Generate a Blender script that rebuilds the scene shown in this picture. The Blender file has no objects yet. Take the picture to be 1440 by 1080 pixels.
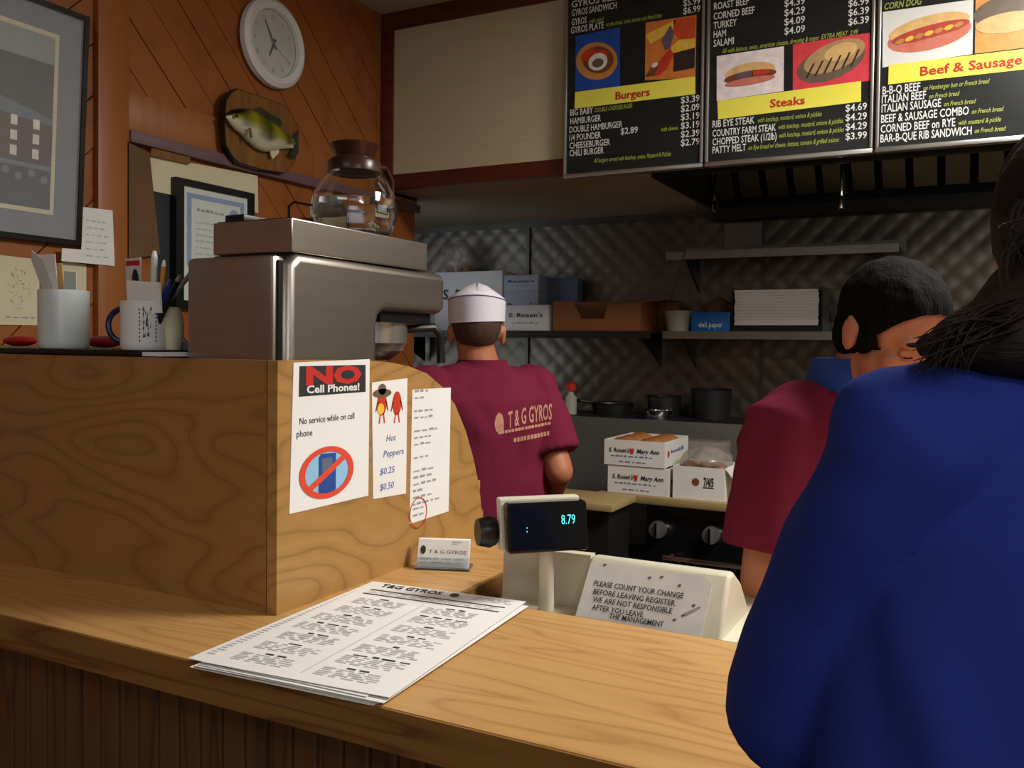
import bpy, bmesh, math, random
from mathutils import Vector, Matrix, noise
random.seed(7)
PI = math.pi
scene = bpy.context.scene
COL = scene.collection

# ------------------------------------------------------------------ camera
FPX, PCY = 1244.0, 516.0                       # focal length and principal row in pixels of the 1440x1080 frame
YAW, PITCH, ROLL = math.radians(27.49), math.radians(1.42), math.radians(0.664)
CAM = Vector((0, 0, 1.47))
_f = Vector((-math.sin(YAW), math.cos(YAW), 0)); _r = Vector((math.cos(YAW), math.sin(YAW), 0)); _u = Vector((0, 0, 1))
FWD = _f*math.cos(PITCH) - _u*math.sin(PITCH)
_u2 = _u*math.cos(PITCH) + _f*math.sin(PITCH)
RGT = _r*math.cos(ROLL) + _u2*math.sin(ROLL)
UPV = _u2*math.cos(ROLL) - _r*math.sin(ROLL)
cam_data = bpy.data.cameras.new('camera'); cam = bpy.data.objects.new('camera', cam_data); COL.objects.link(cam)
M = Matrix((RGT, UPV, -FWD)).transposed().to_4x4(); M.translation = CAM
cam.matrix_world = M
cam_data.sensor_width = 36; cam_data.lens = FPX/1440*36; cam_data.shift_y = -(540-PCY)/1440
cam_data.clip_start = .02
scene.camera = cam

# ------------------------------------------------------------------ world, lights, exposure
w = bpy.data.worlds.new('world'); scene.world = w; w.use_nodes = True
w.node_tree.nodes['Background'].inputs[0].default_value = (.75, .85, 1, 1)
w.node_tree.nodes['Background'].inputs[1].default_value = 0.8
def area(name, loc, target, sx, sy, power, color):
    l = bpy.data.lights.new(name, 'AREA'); l.shape = 'RECTANGLE'; l.size = sx; l.size_y = sy; l.energy = power; l.color = color
    o = bpy.data.objects.new(name, l); COL.objects.link(o); o.location = loc
    o.rotation_euler = (Vector(target)-Vector(loc)).to_track_quat('-Z', 'Y').to_euler()
    return o
WARM = (1, .96, .90)
LAMPS = [(0.75, 2.0, 60), (1.5, -0.3, 12), (-0.9, -0.9, 4)]       # x, y, watts of the ceiling troffers
for lx, ly, lw in LAMPS:
    area('ceiling_lamp_light', (lx, ly, 2.775), (lx, ly, 0), 1.1, .5, lw, WARM)
area('window_daylight', (2.2, -2.9, 1.7), (0, 1.5, 1.2), 2.2, 1.3, 10, (.9, .95, 1))
scene.view_settings.view_transform = 'Standard'
scene.view_settings.look = 'None'
scene.view_settings.exposure = 0.5
scene.view_settings.gamma = 1.0
scene.view_settings.use_curve_mapping = False

# ------------------------------------------------------------------ pixel -> place helpers (real planes of the room)
def ray(px, py): return RGT*((px-720)/FPX) - UPV*((py-PCY)/FPX) + FWD
def PX(px, py, X): d = ray(px, py); return CAM + d*((X-CAM.x)/d.x)
def PY(px, py, Y): d = ray(px, py); return CAM + d*((Y-CAM.y)/d.y)
def PZ(px, py, Z): d = ray(px, py); return CAM + d*((Z-CAM.z)/d.z)
def PD(px, py, D): return CAM + ray(px, py)*D

# ------------------------------------------------------------------ materials
def lin(c):
    if isinstance(c, str): c = [int(c[i:i+2], 16)/255 for i in (1, 3, 5)]
    return tuple((v/12.92 if v <= .04045 else ((v+.055)/1.055)**2.4) for v in c) + (1,)
MATS = {}
def mat(name, col, rough=.5, metal=0, var=.08, vscale=8, bump=0, bscale=60, spec=.5, trans=0, ior=1.45, alpha=1, sss=0, coat=0, stretch=None):
    if name in MATS: return MATS[name]
    m = bpy.data.materials.new(name); m.use_nodes = True; nt = m.node_tree; n = nt.nodes; L = nt.links
    b = n['Principled BSDF']; c = lin(col)
    b.inputs['Base Color'].default_value = c; b.inputs['Roughness'].default_value = rough; b.inputs['Metallic'].default_value = metal
    b.inputs['Specular IOR Level'].default_value = spec; b.inputs['Transmission Weight'].default_value = trans; b.inputs['IOR'].default_value = ior
    b.inputs['Alpha'].default_value = alpha; b.inputs['Coat Weight'].default_value = coat
    if sss: b.inputs['Subsurface Weight'].default_value = sss; b.inputs['Subsurface Radius'].default_value = (.01, .004, .002)
    tc = n.new('ShaderNodeTexCoord'); mp = n.new('ShaderNodeMapping'); L.new(tc.outputs['Object'], mp.inputs[0])
    if stretch: mp.inputs['Scale'].default_value = stretch
    if var:
        t = n.new('ShaderNodeTexNoise'); t.inputs['Scale'].default_value = vscale; t.inputs['Detail'].default_value = 4; L.new(mp.outputs[0], t.inputs['Vector'])
        r = n.new('ShaderNodeValToRGB'); L.new(t.outputs['Fac'], r.inputs[0])
        r.color_ramp.elements[0].position = .3; r.color_ramp.elements[1].position = .7
        r.color_ramp.elements[0].color = tuple(v*(1-var) for v in c[:3])+(1,); r.color_ramp.elements[1].color = tuple(min(1, v*(1+var)) for v in c[:3])+(1,)
        L.new(r.outputs[0], b.inputs['Base Color'])
    if bump:
        t2 = n.new('ShaderNodeTexNoise'); t2.inputs['Scale'].default_value = bscale; t2.inputs['Detail'].default_value = 3; L.new(mp.outputs[0], t2.inputs['Vector'])
        bp = n.new('ShaderNodeBump'); bp.inputs['Strength'].default_value = bump; bp.inputs['Distance'].default_value = .004
        L.new(t2.outputs['Fac'], bp.inputs['Height']); L.new(bp.outputs[0], b.inputs['Normal'])
    MATS[name] = m; return m
def emis(name, col, strength):
    m = bpy.data.materials.new(name); m.use_nodes = True; b = m.node_tree.nodes['Principled BSDF']
    b.inputs['Base Color'].default_value = lin(col); b.inputs['Emission Color'].default_value = lin(col); b.inputs['Emission Strength'].default_value = strength
    MATS[name] = m; return m
def wood(name, dark, light, scale=(1, 6, 6), rings=7, rough=.4, contrast=.6, fine=.35, coat=0, seed=0):
    """cathedral-grain wood: contour lines of a stretched noise field, plus fine fibres"""
    m = bpy.data.materials.new(name); m.use_nodes = True; nt = m.node_tree; n = nt.nodes; L = nt.links
    b = n['Principled BSDF']; b.inputs['Roughness'].default_value = rough; b.inputs['Coat Weight'].default_value = coat; b.inputs['Coat Roughness'].default_value = .25
    tc = n.new('ShaderNodeTexCoord'); mp = n.new('ShaderNodeMapping'); L.new(tc.outputs['Object'], mp.inputs[0])
    mp.inputs['Scale'].default_value = scale; mp.inputs['Location'].default_value = (seed*3.1, seed*1.7, seed*2.3)
    t = n.new('ShaderNodeTexNoise'); t.inputs['Scale'].default_value = 1; t.inputs['Detail'].default_value = 1.5; t.inputs['Roughness'].default_value = .4; L.new(mp.outputs[0], t.inputs['Vector'])
    mu = n.new('ShaderNodeMath'); mu.operation = 'MULTIPLY'; mu.inputs[1].default_value = rings; L.new(t.outputs['Fac'], mu.inputs[0])
    fr = n.new('ShaderNodeMath'); fr.operation = 'FRACT'; L.new(mu.outputs[0], fr.inputs[0])
    r = n.new('ShaderNodeValToRGB'); L.new(fr.outputs[0], r.inputs[0]); e = r.color_ramp.elements
    e[0].position = 0; e[0].color = (0, 0, 0, 1); e[1].position = 1; e[1].color = (.35, .35, .35, 1)
    x = e.new(.16); x.color = (.7, .7, .7, 1); x = e.new(.5); x.color = (1, 1, 1, 1); x = e.new(.9); x.color = (.75, .75, .75, 1)
    mp2 = n.new('ShaderNodeMapping'); L.new(tc.outputs['Object'], mp2.inputs[0]); mp2.inputs['Scale'].default_value = tuple(s*(9 if s < 2.5 else 22) for s in scale)
    t2 = n.new('ShaderNodeTexNoise'); t2.inputs['Scale'].default_value = 1; t2.inputs['Detail'].default_value = 3; L.new(mp2.outputs[0], t2.inputs['Vector'])
    mx = n.new('ShaderNodeMix'); mx.data_type = 'FLOAT'; mx.inputs[0].default_value = fine; L.new(r.outputs[0], mx.inputs[2]); L.new(t2.outputs['Fac'], mx.inputs[3])
    rc = n.new('ShaderNodeValToRGB'); L.new(mx.outputs[0], rc.inputs[0]); rc.color_ramp.elements[0].position = .5-contrast/2; rc.color_ramp.elements[1].position = .5+contrast/2
    rc.color_ramp.elements[0].color = lin(dark); rc.color_ramp.elements[1].color = lin(light); L.new(rc.outputs[0], b.inputs['Base Color'])
    MATS[name] = m; return m
wood('oak_x', '#a0723e', '#cba064', (1.3, 9, 9), 13, contrast=1.1, fine=.4)
wood('oak_panel', '#7c532c', '#a37846', (1.6, 8, 6.5), 15, contrast=1.15, fine=.4, seed=2)
wood('oak_end', '#866032', '#b48a50', (6, 2.0, 6), 14, contrast=1.1, fine=.4, seed=5)
wood('oak_edge', '#5e4020', '#86602f', (1.0, 14, 22), 6, seed=3)
wood('bead_wood', '#3c2814', '#5c3f22', (22, 22, 1.2), 4, seed=4)
wood('wall_wood', '#84471d', '#a2602d', (5, 5, 5), 3, .38, 1.0, .5, coat=.15, seed=1)
wood('trim_wood', '#8a4c1e', '#a36530', (14, 14, .8), 4, .4, 1.0, .5, seed=6)
wood('mahogany', '#451c10', '#6a2f1a', (1.2, 12, 12), 4, .4, 1.0, .5, seed=7)
mat('paper', '#e9e8e6', .7, var=.02); mat('paper_grey', '#c9c7c0', .7, var=.05); mat('cream', '#d9cfae', .7, var=.05); mat('ink', '#2a2a2c', .6, var=0)
mat('ink_grey', '#9a9a9c', .6, var=0); mat('ink_blue', '#5a6da8', .6, var=0); mat('ink_red', '#c02a22', .6, var=0); mat('faint', '#b9b8b8', .7, var=0)
mat('black', '#121213', .35, var=.05); mat('black_matte', '#17161a', .7, var=.1); mat('alu', '#c9c7c2', .3, .9, var=.03); mat('chrome', '#d8d8d8', .12, 1, var=0)
mat('steel', '#aaa49c', .34, .95, var=.05, vscale=3, bump=.05, bscale=120, stretch=(1, 1, 18)); mat('steel_dark', '#5c5850', .4, .9, var=.15, vscale=2)
mat('ivory', '#cfcab4', .45, var=.03); mat('white_gloss', '#d3dad9', .25, var=.02, spec=.5); mat('red_plastic', '#b5281f', .4, var=.15)
mat('glass', '#ffffff', .02, 0, var=0, trans=1, ior=1.45); mat('water', '#f4fbff', .0, 0, var=0, trans=1, ior=1.33); mat('brown_plastic', '#3a1f16', .3, var=.05)
mat('yellow', '#f0e23c', .5, var=.02); mat('white', '#e6e5e2', .5, var=.02); mat('skin', '#b4714f', .5, var=.06, vscale=14, sss=.08, bump=.05, bscale=200)
mat('skin_light', '#c07d5c', .5, var=.06, vscale=14, sss=.08, bump=.05, bscale=200)
mat('hair_black', '#0b0a09', .85, spec=.12, var=.5, vscale=10, bump=.6, bscale=40, stretch=(6, 6, 1)); mat('maroon', '#74203a', .9, spec=.2, var=.08, vscale=5, bump=.15, bscale=300)
mat('blue_cloth', '#27388a', .95, spec=.15, var=.06, vscale=4, bump=.15, bscale=350); mat('hair_brown', '#20140e', .7, spec=.3, var=.6, vscale=6, bump=.7, bscale=35, stretch=(2, 2, 8))
mat('pants', '#1d1f27', .8, var=.1)

# ------------------------------------------------------------------ mesh helpers
WL = {}
def _props(o, label, cat, group, kind):
    if label: o['label'] = label
    if cat: o['category'] = cat
    if group: o['group'] = group
    if kind: o['kind'] = kind
def thing(name, label, cat, loc=(0, 0, 0), group=None, kind=None):
    o = bpy.data.objects.new(name, None); COL.objects.link(o); o.location = loc; o.empty_display_size = .05
    WL[o.name] = Vector(loc); _props(o, label, cat, group, kind); return o
def basis(d):
    d = Vector(d).normalized(); a = Vector((0, 0, 1)) if abs(d.z) < .95 else Vector((1, 0, 0))
    x = d.cross(a).normalized(); return x, x.cross(d).normalized(), d
class MB:
    def __init__(s): s.bm = bmesh.new(); s.cl = None
    def box(s, x0, x1, y0, y1, z0, z1, bev=0, rot=0, tilt=None):
        r = bmesh.ops.create_cube(s.bm, size=1); vs = r['verts']; c = Vector(((x0+x1)/2, (y0+y1)/2, (z0+z1)/2))
        for v in vs: v.co = Vector((v.co.x*abs(x1-x0), v.co.y*abs(y1-y0), v.co.z*abs(z1-z0)))
        if bev:
            es = list({e for v in vs for e in v.link_edges}); g = bmesh.ops.bevel(s.bm, geom=es, offset=bev, segments=2, affect='EDGES', profile=.5)
            vs = list({v for v in g['verts']} | {v for v in vs if v.is_valid})
        R = Matrix.Rotation(rot, 3, 'Z')
        if tilt: R = R @ Matrix.Rotation(tilt[0], 3, tilt[1])
        for v in vs: v.co = R @ v.co + c
        return s
    def tube(s, pts, r, seg=10, cap=True, sq=None):
        pts = [Vector(p) for p in pts]; rs = r if isinstance(r, (list, tuple)) else [r]*len(pts); rings = []; px = None
        for i, p in enumerate(pts):
            d = (pts[min(i+1, len(pts)-1)]-pts[max(i-1, 0)]).normalized()
            if px is None: x, y, _ = basis(d)
            else: x = (px-d*px.dot(d)).normalized(); y = d.cross(x) * -1
            px = x
            rings.append([s.bm.verts.new(p + x*math.cos(2*PI*k/seg)*rs[i] + y*math.sin(2*PI*k/seg)*rs[i]*(sq or 1)) for k in range(seg)])
        for a, b in zip(rings, rings[1:]):
            for k in range(seg): s.bm.faces.new((a[k], a[(k+1) % seg], b[(k+1) % seg], b[k]))
        if cap: s.bm.faces.new(rings[0][::-1]); s.bm.faces.new(rings[-1])
        return s
    def lathe(s, prof, c, seg=32, axis=(0, 0, 1), close=False):
        x, y, d = basis(axis); c = Vector(c); rings = []
        for r, h in prof:
            rings.append([s.bm.verts.new(c + d*h + (x*math.cos(2*PI*k/seg)+y*math.sin(2*PI*k/seg))*max(r, 1e-5)) for k in range(seg)])
        for a, b in zip(rings, rings[1:]):
            for k in range(seg): s.bm.faces.new((a[k], a[(k+1) % seg], b[(k+1) % seg], b[k]))
        if close:
            for k in range(seg): s.bm.faces.new((rings[-1][k], rings[-1][(k+1) % seg], rings[0][(k+1) % seg], rings[0][k]))
        return s
    def prism(s, pts, d):
        """polygon of 3-D points extruded by vector d"""
        d = Vector(d); a = [s.bm.verts.new(Vector(p)) for p in pts]; b = [s.bm.verts.new(Vector(p)+d) for p in pts]; n = len(a)
        s.bm.faces.new(a[::-1]); s.bm.faces.new(b)
        for i in range(n): s.bm.faces.new((a[i], a[(i+1) % n], b[(i+1) % n], b[i]))
        return s
    def poly(s, pts): s.bm.faces.new([s.bm.verts.new(Vector(p)) for p in pts]); return s
    def ell(s, c, r, R=None, seg=20, ring=12):
        g = bmesh.ops.create_uvsphere(s.bm, u_segments=seg, v_segments=ring, radius=1); c = Vector(c)
        for v in g['verts']:
            q = Vector((v.co.x*r[0], v.co.y*r[1], v.co.z*r[2])); v.co = (R @ q if R else q) + c
        return s
    def loft(s, secs, seg=24, pw=2.3):
        """sections: (centre, side vector, front vector) -> closed body"""
        rings = []
        for c, a, b in secs:
            c, a, b = Vector(c), Vector(a), Vector(b); ring = []
            for k in range(seg):
                t = 2*PI*k/seg; co, si = math.cos(t), math.sin(t); e = 2/pw
                ring.append(s.bm.verts.new(c + a*math.copysign(abs(co)**e, co) + b*math.copysign(abs(si)**e, si)))
            rings.append(ring)
        for a, b in zip(rings, rings[1:]):
            for k in range(seg): s.bm.faces.new((a[k], a[(k+1) % seg], b[(k+1) % seg], b[k]))
        s.bm.faces.new(rings[0][::-1]); s.bm.faces.new(rings[-1]); return s
    def cap(s, p0, p1, r0, r1, n=6):
        """tapered capsule with round ends"""
        p0, p1 = Vector(p0), Vector(p1); d = (p1-p0).normalized(); pts, rs = [], []
        for i in range(n): t = PI/2*(1-i/n); pts.append(p0-d*r0*math.sin(t)); rs.append(max(r0*math.cos(t), 1e-4))
        pts += [p0, p1]; rs += [r0, r1]
        for i in range(1, n+1): t = PI/2*i/n; pts.append(p1+d*r1*math.sin(t)); rs.append(max(r1*math.cos(t), 1e-4))
        return s.tube(pts, rs, 16)
    def build(s, name, m, parent=None, label=None, cat=None, group=None, kind=None, smooth=35, loc=None):
        bm = s.bm; bmesh.ops.recalc_face_normals(bm, faces=bm.faces[:])
        me = bpy.data.meshes.new(name)
        if parent is None and loc is None:
            vs = [v.co for v in bm.verts]; loc = Vector(((min(v.x for v in vs)+max(v.x for v in vs))/2, (min(v.y for v in vs)+max(v.y for v in vs))/2, min(v.z for v in vs)))
        off = WL[parent.name] if parent else Vector(loc)
        for v in bm.verts: v.co -= off
        bm.to_mesh(me); bm.free()
        if smooth:
            for p in me.polygons: p.use_smooth = True
            me.set_sharp_from_angle(angle=math.radians(smooth))
        o = bpy.data.objects.new(name, me); COL.objects.link(o); me.materials.append(MATS[m] if isinstance(m, str) else m)
        if parent: o.parent = parent; WL[o.name] = WL[parent.name]
        else: o.location = loc; WL[o.name] = Vector(loc)
        _props(o, label, cat, group, kind); return o
def box(name, m, parent, *a, bev=0, rot=0, tilt=None, **k): return MB().box(*a, bev=bev, rot=rot, tilt=tilt).build(name, m, parent, **k)

# lettering: font outlines turned into flat meshes
_tcache = {}
def text_polys(body, bold=.012):
    key = (body, bold)
    if key in _tcache: return _tcache[key]
    cu = bpy.data.curves.new('t', 'FONT'); cu.body = body; cu.size = 1; cu.resolution_u = 2; cu.offset = bold; cu.fill_mode = 'FRONT'
    o = bpy.data.objects.new('t', cu); COL.objects.link(o)
    dg = bpy.context.evaluated_depsgraph_get(); me = bpy.data.meshes.new_from_object(o.evaluated_get(dg))
    vs = [(v.co.x, v.co.y) for v in me.vertices]; fs = [tuple(p.vertices) for p in me.polygons]
    bpy.data.objects.remove(o); bpy.data.curves.remove(cu); bpy.data.meshes.remove(me)
    _tcache[key] = (vs, fs); return vs, fs
class Print:
    """flat print on a plane: origin O, axes U (right) and V (up)"""
    def __init__(s, parent, O, U, V, lift=.0006):
        s.p = parent; s.O = Vector(O); s.U = Vector(U).normalized(); s.V = Vector(V).normalized(); s.N = s.U.cross(s.V); s.lift = lift; s.b = {}
    def W(s, u, v, layer=1): return s.O + s.U*u + s.V*v + s.N*(s.lift*layer)
    def uv(s, px, py):
        d = ray(px, py); q = CAM + d*((s.O-CAM).dot(s.N)/d.dot(s.N)) - s.O; return q.dot(s.U), q.dot(s.V)
    def _mb(s, name, m): return s.b.setdefault((name, m), MB())
    def poly(s, pts, m, layer=1, name='printed_shape'): s._mb(name, m).poly([s.W(u, v, layer) for u, v in pts]); return s
    def quad(s, pxs, m, layer=1, name='printed_shape'): return s.poly([s.uv(*p) for p in pxs], m, layer, name)
    def rect(s, u0, v0, u1, v1, m, layer=1, name='printed_shape'): return s.poly([(u0, v0), (u1, v0), (u1, v1), (u0, v1)], m, layer, name)
    def disc(s, u, v, ru, rv, m, layer=1, rot=0, name='printed_shape', n=28, a0=0, a1=2*PI):
        c, si = math.cos(rot), math.sin(rot); P = []
        for k in range(n):
            t = a0+(a1-a0)*k/n; x, y = ru*math.cos(t), rv*math.sin(t); P.append((u+x*c-y*si, v+x*si+y*c))
        return s.poly(P, m, layer, name)
    def ring(s, u, v, r, wd, m, layer=1, n=36, name='printed_shape'):
        mb = s._mb(name, m)
        for k in range(n):
            a, b = 2*PI*k/n, 2*PI*(k+1)/n
            mb.poly([s.W(u+q*math.cos(t), v+q*math.sin(t), layer) for q, t in ((r, a), (r, b), (r-wd, b), (r-wd, a))])
        return s
    def text(s, body, u0, v0, h, m, width=None, layer=2, shear=0, bold=.012, name='lettering', arch=0, center=False):
        vs, fs = text_polys(body, bold)
        if not vs: return s
        xs = [v[0] for v in vs]; x0, x1 = min(xs), max(xs); k = h/.69; kx = (width/(x1-x0)) if width else k
        if center: u0 = u0-(x1-x0)*kx/2
        mb = s._mb(name, m); W = (x1-x0)*kx; V = []
        for x, y in vs:
            uu = (x-x0)*kx; vv = y*k; t = uu/W-.5
            V.append(mb.bm.verts.new(s.W(u0+uu+shear*vv, v0+vv+arch*(.25-t*t), layer)))
        for f in fs:
            try: mb.bm.faces.new([V[i] for i in f])
            except ValueError: pass
        return s
    def tpx(s, body, p0, p1x, hpx, m, **k):
        """text whose baseline starts at pixel p0 and runs to column p1x, cap height hpx pixels"""
        u0, v0 = s.uv(*p0); u1 = s.uv(p1x, p0[1])[0]; v1 = s.uv(p0[0], p0[1]-hpx)[1]
        return s.text(body, u0, v0, v1-v0, m, width=u1-u0, **k)
    def flush(s):
        for (name, m), mb in s.b.items(): mb.build(name, m, s.p, smooth=0, kind='stuff' if len(mb.bm.faces) > 1 else None)
        s.b = {}

# organic bodies: overlapping volumes fused by a voxel remesh into one continuous skin
def organic(name, mb, m, parent, voxel=.006, smooth=6, cuts=(), thick=0, wrinkle=0, wscale=14, **k):
    me = bpy.data.meshes.new('tmp'); bmesh.ops.recalc_face_normals(mb.bm, faces=mb.bm.faces[:]); mb.bm.to_mesh(me); mb.bm.free()
    o = bpy.data.objects.new('tmp', me); COL.objects.link(o)
    r = o.modifiers.new('r', 'REMESH'); r.mode = 'VOXEL'; r.voxel_size = voxel
    if smooth: sm = o.modifiers.new('s', 'SMOOTH'); sm.factor = .5; sm.iterations = smooth
    dg = bpy.context.evaluated_depsgraph_get(); me2 = bpy.data.meshes.new_from_object(o.evaluated_get(dg))
    bpy.data.objects.remove(o); bpy.data.meshes.remove(me)
    out = MB(); out.bm.from_mesh(me2); bpy.data.meshes.remove(me2)
    if wrinkle:
        out.bm.normal_update()
        for v in out.bm.verts:
            q = v.co*wscale; q = Vector((q.x, q.y, q.z*.45)); v.co += v.normal*wrinkle*(.35+noise.noise(q + noise.noise_vector(v.co*6)*1.2))
    for p, nrm, rad in cuts:
        p, nrm = Vector(p), Vector(nrm).normalized()
        bmesh.ops.bisect_plane(out.bm, geom=out.bm.verts[:]+out.bm.edges[:]+out.bm.faces[:], plane_co=p, plane_no=nrm)
        out.bm.faces.ensure_lookup_table()
        kill = [f for f in out.bm.faces if (f.calc_center_median()-p).dot(nrm) > 1e-5 and (f.calc_center_median()-p).length < rad]
        bmesh.ops.delete(out.bm, geom=kill, context='FACES')
    ob = out.build(name, m, parent, smooth=180, **k)
    if thick: sd = ob.modifiers.new('thickness', 'SOLIDIFY'); sd.thickness = thick; sd.offset = -1
    return ob
# ------------------------------------------------------------------ the room
WX, SY, BY = -2.2, 3.03, 4.12            # left wall, soffit face, kitchen back wall
CZ, SZ = 2.83, 2.11                      # ceiling, soffit underside
mat('floor_tile', '#5a4436', .5, var=.2, vscale=5); mat('ceiling_tile', '#b8ab97', .85, var=.04, vscale=30, bump=.2, bscale=90)
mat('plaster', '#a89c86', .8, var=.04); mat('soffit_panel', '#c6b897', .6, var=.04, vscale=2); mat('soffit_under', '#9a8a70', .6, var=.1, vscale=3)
mat('mauve_trim', '#6d5357', .5, var=.1); mat('quilted_steel', '#6f675a', .38, .9, var=.25, vscale=3)
mat('hood_steel', '#3a3935', .45, .8, var=.2, vscale=3); mat('hood_black', '#1c1c1b', .6, .3, var=.2)
S = dict(kind='structure')
box('floor', 'floor_tile', None, -3.4, 3.6, -3.3, 4.3, -.05, 0, label='dark tiled floor of the restaurant', cat='floor', **S)
box('ceiling', 'ceiling_tile', None, -3.4, 3.6, -3.3, 4.3, CZ, CZ+.05, label='beige ceiling above the counter', cat='ceiling', **S)
box('wall_right', 'plaster', None, 3.5, 3.6, -3.3, 4.3, 0, CZ, label='plain wall on the right of the room', cat='wall', **S)
box('wall_kitchen', 'plaster', None, -3.4, -3.3, 3.28, 4.3, 0, CZ, label='plain kitchen side wall behind the wooden wall', cat='wall', **S)
m = MB()
for a in ((-3.4, .8, 0, CZ), (3.4, 3.6, 0, CZ), (.8, 3.4, 0, .95), (.8, 3.4, 2.45, CZ)): m.box(a[0], a[1], -3.3, -3.2, a[2], a[3])
m.build('wall_front', 'plaster', None, label='front wall with a window opening behind the customers', cat='wall', **S)

wall = thing('wall_left', 'reddish brown wall of diagonal wooden planks', 'wall', (WX, 1.5, 0), **S)
box('backing', 'black_matte', wall, WX-.1, WX-.014, -3.2, 3.28, 0, CZ)
def clip(poly, a, b, c):                 # keep a*y+b*z<=c
    out = []
    for i, p in enumerate(poly):
        q = poly[(i+1) % len(poly)]; dp, dq = a*p[0]+b*p[1]-c, a*q[0]+b*q[1]-c
        if dp <= 0: out.append(p)
        if dp*dq < 0: t = dp/(dp-dq); out.append((p[0]+(q[0]-p[0])*t, p[1]+(q[1]-p[1])*t))
    return out
def planks(y0, y1, z0, z1, sgn, off, step=.145, gap=.005):
    """45 degree boards: seams where y + sgn*z = off + k*step"""
    lo = min(y0+sgn*z0, y0+sgn*z1); hi = max(y1+sgn*z0, y1+sgn*z1); k = math.floor((lo-off)/step)
    while off+k*step < hi:
        c0, c1 = off+k*step+gap/2, off+(k+1)*step-gap/2
        P = [(y0, z0), (y1, z0), (y1, z1), (y0, z1)]; P = clip(P, 1, sgn, c1); P = clip(P, -1, -sgn, -c0) if P else P
        if len(P) >= 3:
            d = random.uniform(0, .0025)
            o = MB().prism([(WX-.014, y, z) for y, z in P], (.014+d, 0, 0)).build('plank', 'wall_wood', wall, smooth=0)
        k += 1
planks(1.77, SY+.25, 2.197, CZ, 1, 4.05)
planks(1.77, SY+.25, .9, 2.045, 1, 4.05)
planks(.2, 1.668, .9, CZ, -1, -.632)
for nm, mm, a in (('post', 'trim_wood', (WX-.01, WX+.022, 1.668, 1.77, 0, CZ)), ('rail', 'trim_wood', (WX-.01, WX+.012, 1.77, 3.28, 2.08, 2.195)), ('ledge_strip', 'mauve_trim', (WX-.01, WX+.03, 1.77, 3.28, 2.045, 2.08)), ('wainscot', 'trim_wood', (WX-.014, WX, -3.2, 3.28, 0, .9)), ('plain_panel', 'wall_wood', (WX-.014, WX, -3.2, .2, .9, CZ))):
    box(nm, mm, wall, *a, bev=.002)

# soffit that carries the menu boards
so = thing('wall_soffit', 'brown framed beige soffit above the kitchen opening', 'soffit', (-1.5, SY, SZ), **S)
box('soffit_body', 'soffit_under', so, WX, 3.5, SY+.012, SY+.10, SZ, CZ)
pt, pb = 2.757, 2.166
for nm, a in (('frame_stile', (WX, -2.137, SZ-.004, CZ)), ('frame_rail', (-2.137, 3.5, pt, CZ)), ('frame_rail', (-2.137, 3.5, SZ-.004, pb))):
    box(nm, 'mahogany', so, a[0], a[1], SY-.012, SY+.02, a[2], a[3], bev=.002)
n_s = 14; hs = (pt-pb)/n_s
for i in range(n_s):                     # faint horizontal slats of the beige panel
    box('panel_slat', 'soffit_panel', so, -2.137, 3.5, SY-.004+(i % 2)*.0005, SY+.012, pb+i*hs+.0001, pb+(i+1)*hs-.0001)
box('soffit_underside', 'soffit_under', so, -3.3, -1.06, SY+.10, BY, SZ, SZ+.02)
box('soffit_edge', 'trim_wood', so, WX-.06, WX+.012, SY, 3.28, SZ-.012, SZ+.01)

# kitchen back wall: quilted stainless sheets
bw = thing('wall_back', 'quilted stainless steel wall at the back of the kitchen', 'wall', (-.5, BY, 0), **S)
box('backing', 'plaster', bw, -3.4, 3.6, BY+.02, BY+.12, 0, CZ)
def quilt(x0, x1, z0, z1, s=.1):
    nx, nz = int((x1-x0)/.0125), int((z1-z0)/.0125); m = MB(); g = []
    for j in range(nz+1):
        row = []
        for i in range(nx+1):
            x, z = x0+(x1-x0)*i/nx, z0+(z1-z0)*j/nz; u, v = (x+z)/s, (x-z)/s
            h = .0042*math.sqrt(abs(math.sin(PI*u)*math.sin(PI*v)))+.004*noise.noise(Vector((x*2.2, 0, z*2.2)))
            row.append(m.bm.verts.new((x, BY+.012-h, z)))
        g.append(row)
    for j in range(nz):
        for i in range(nx): m.bm.faces.new((g[j][i], g[j][i+1], g[j+1][i+1], g[j+1][i]))
    m.build('quilted_sheet', 'quilted_steel', bw, smooth=50)
for a, b in ((-3.3, -2.06), (-2.055, -.86), (-.855, .34), (.345, 1.5)): quilt(a, b, .85, SZ)
for x in (-2.0575, -.8575, .3425): box('seam_strip', 'steel_dark', bw, x-.008, x+.008, BY-.004, BY+.01, .85, SZ)
box('top_strip', 'steel_dark', bw, -3.3, 1.5, BY-.008, BY+.01, SZ-.03, SZ)

# ceiling troffers in the dining area (out of view)
lampm = emis('lamp_diffuser', '#fff4e0', 1.2)
for i, (lx, ly, lw) in enumerate(LAMPS):
    t = thing('ceiling_light', ['ceiling light panel nearest the menu boards', 'ceiling light panel over the right of the dining area', 'ceiling light panel over the left of the dining area'][i], 'ceiling light', (lx, ly, CZ), group='ceiling light panels')
    f = MB()
    for a in ((-.6, .6, -.3, -.27), (-.6, .6, .27, .3), (-.6, -.57, -.27, .27), (.57, .6, -.27, .27)): f.box(lx+a[0], lx+a[1], ly+a[2], ly+a[3], CZ-.03, CZ)
    f.build('frame', 'white', t); box('diffuser', lampm, t, lx-.57, lx+.57, ly-.27, ly+.27, CZ-.025, CZ-.015)

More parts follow.
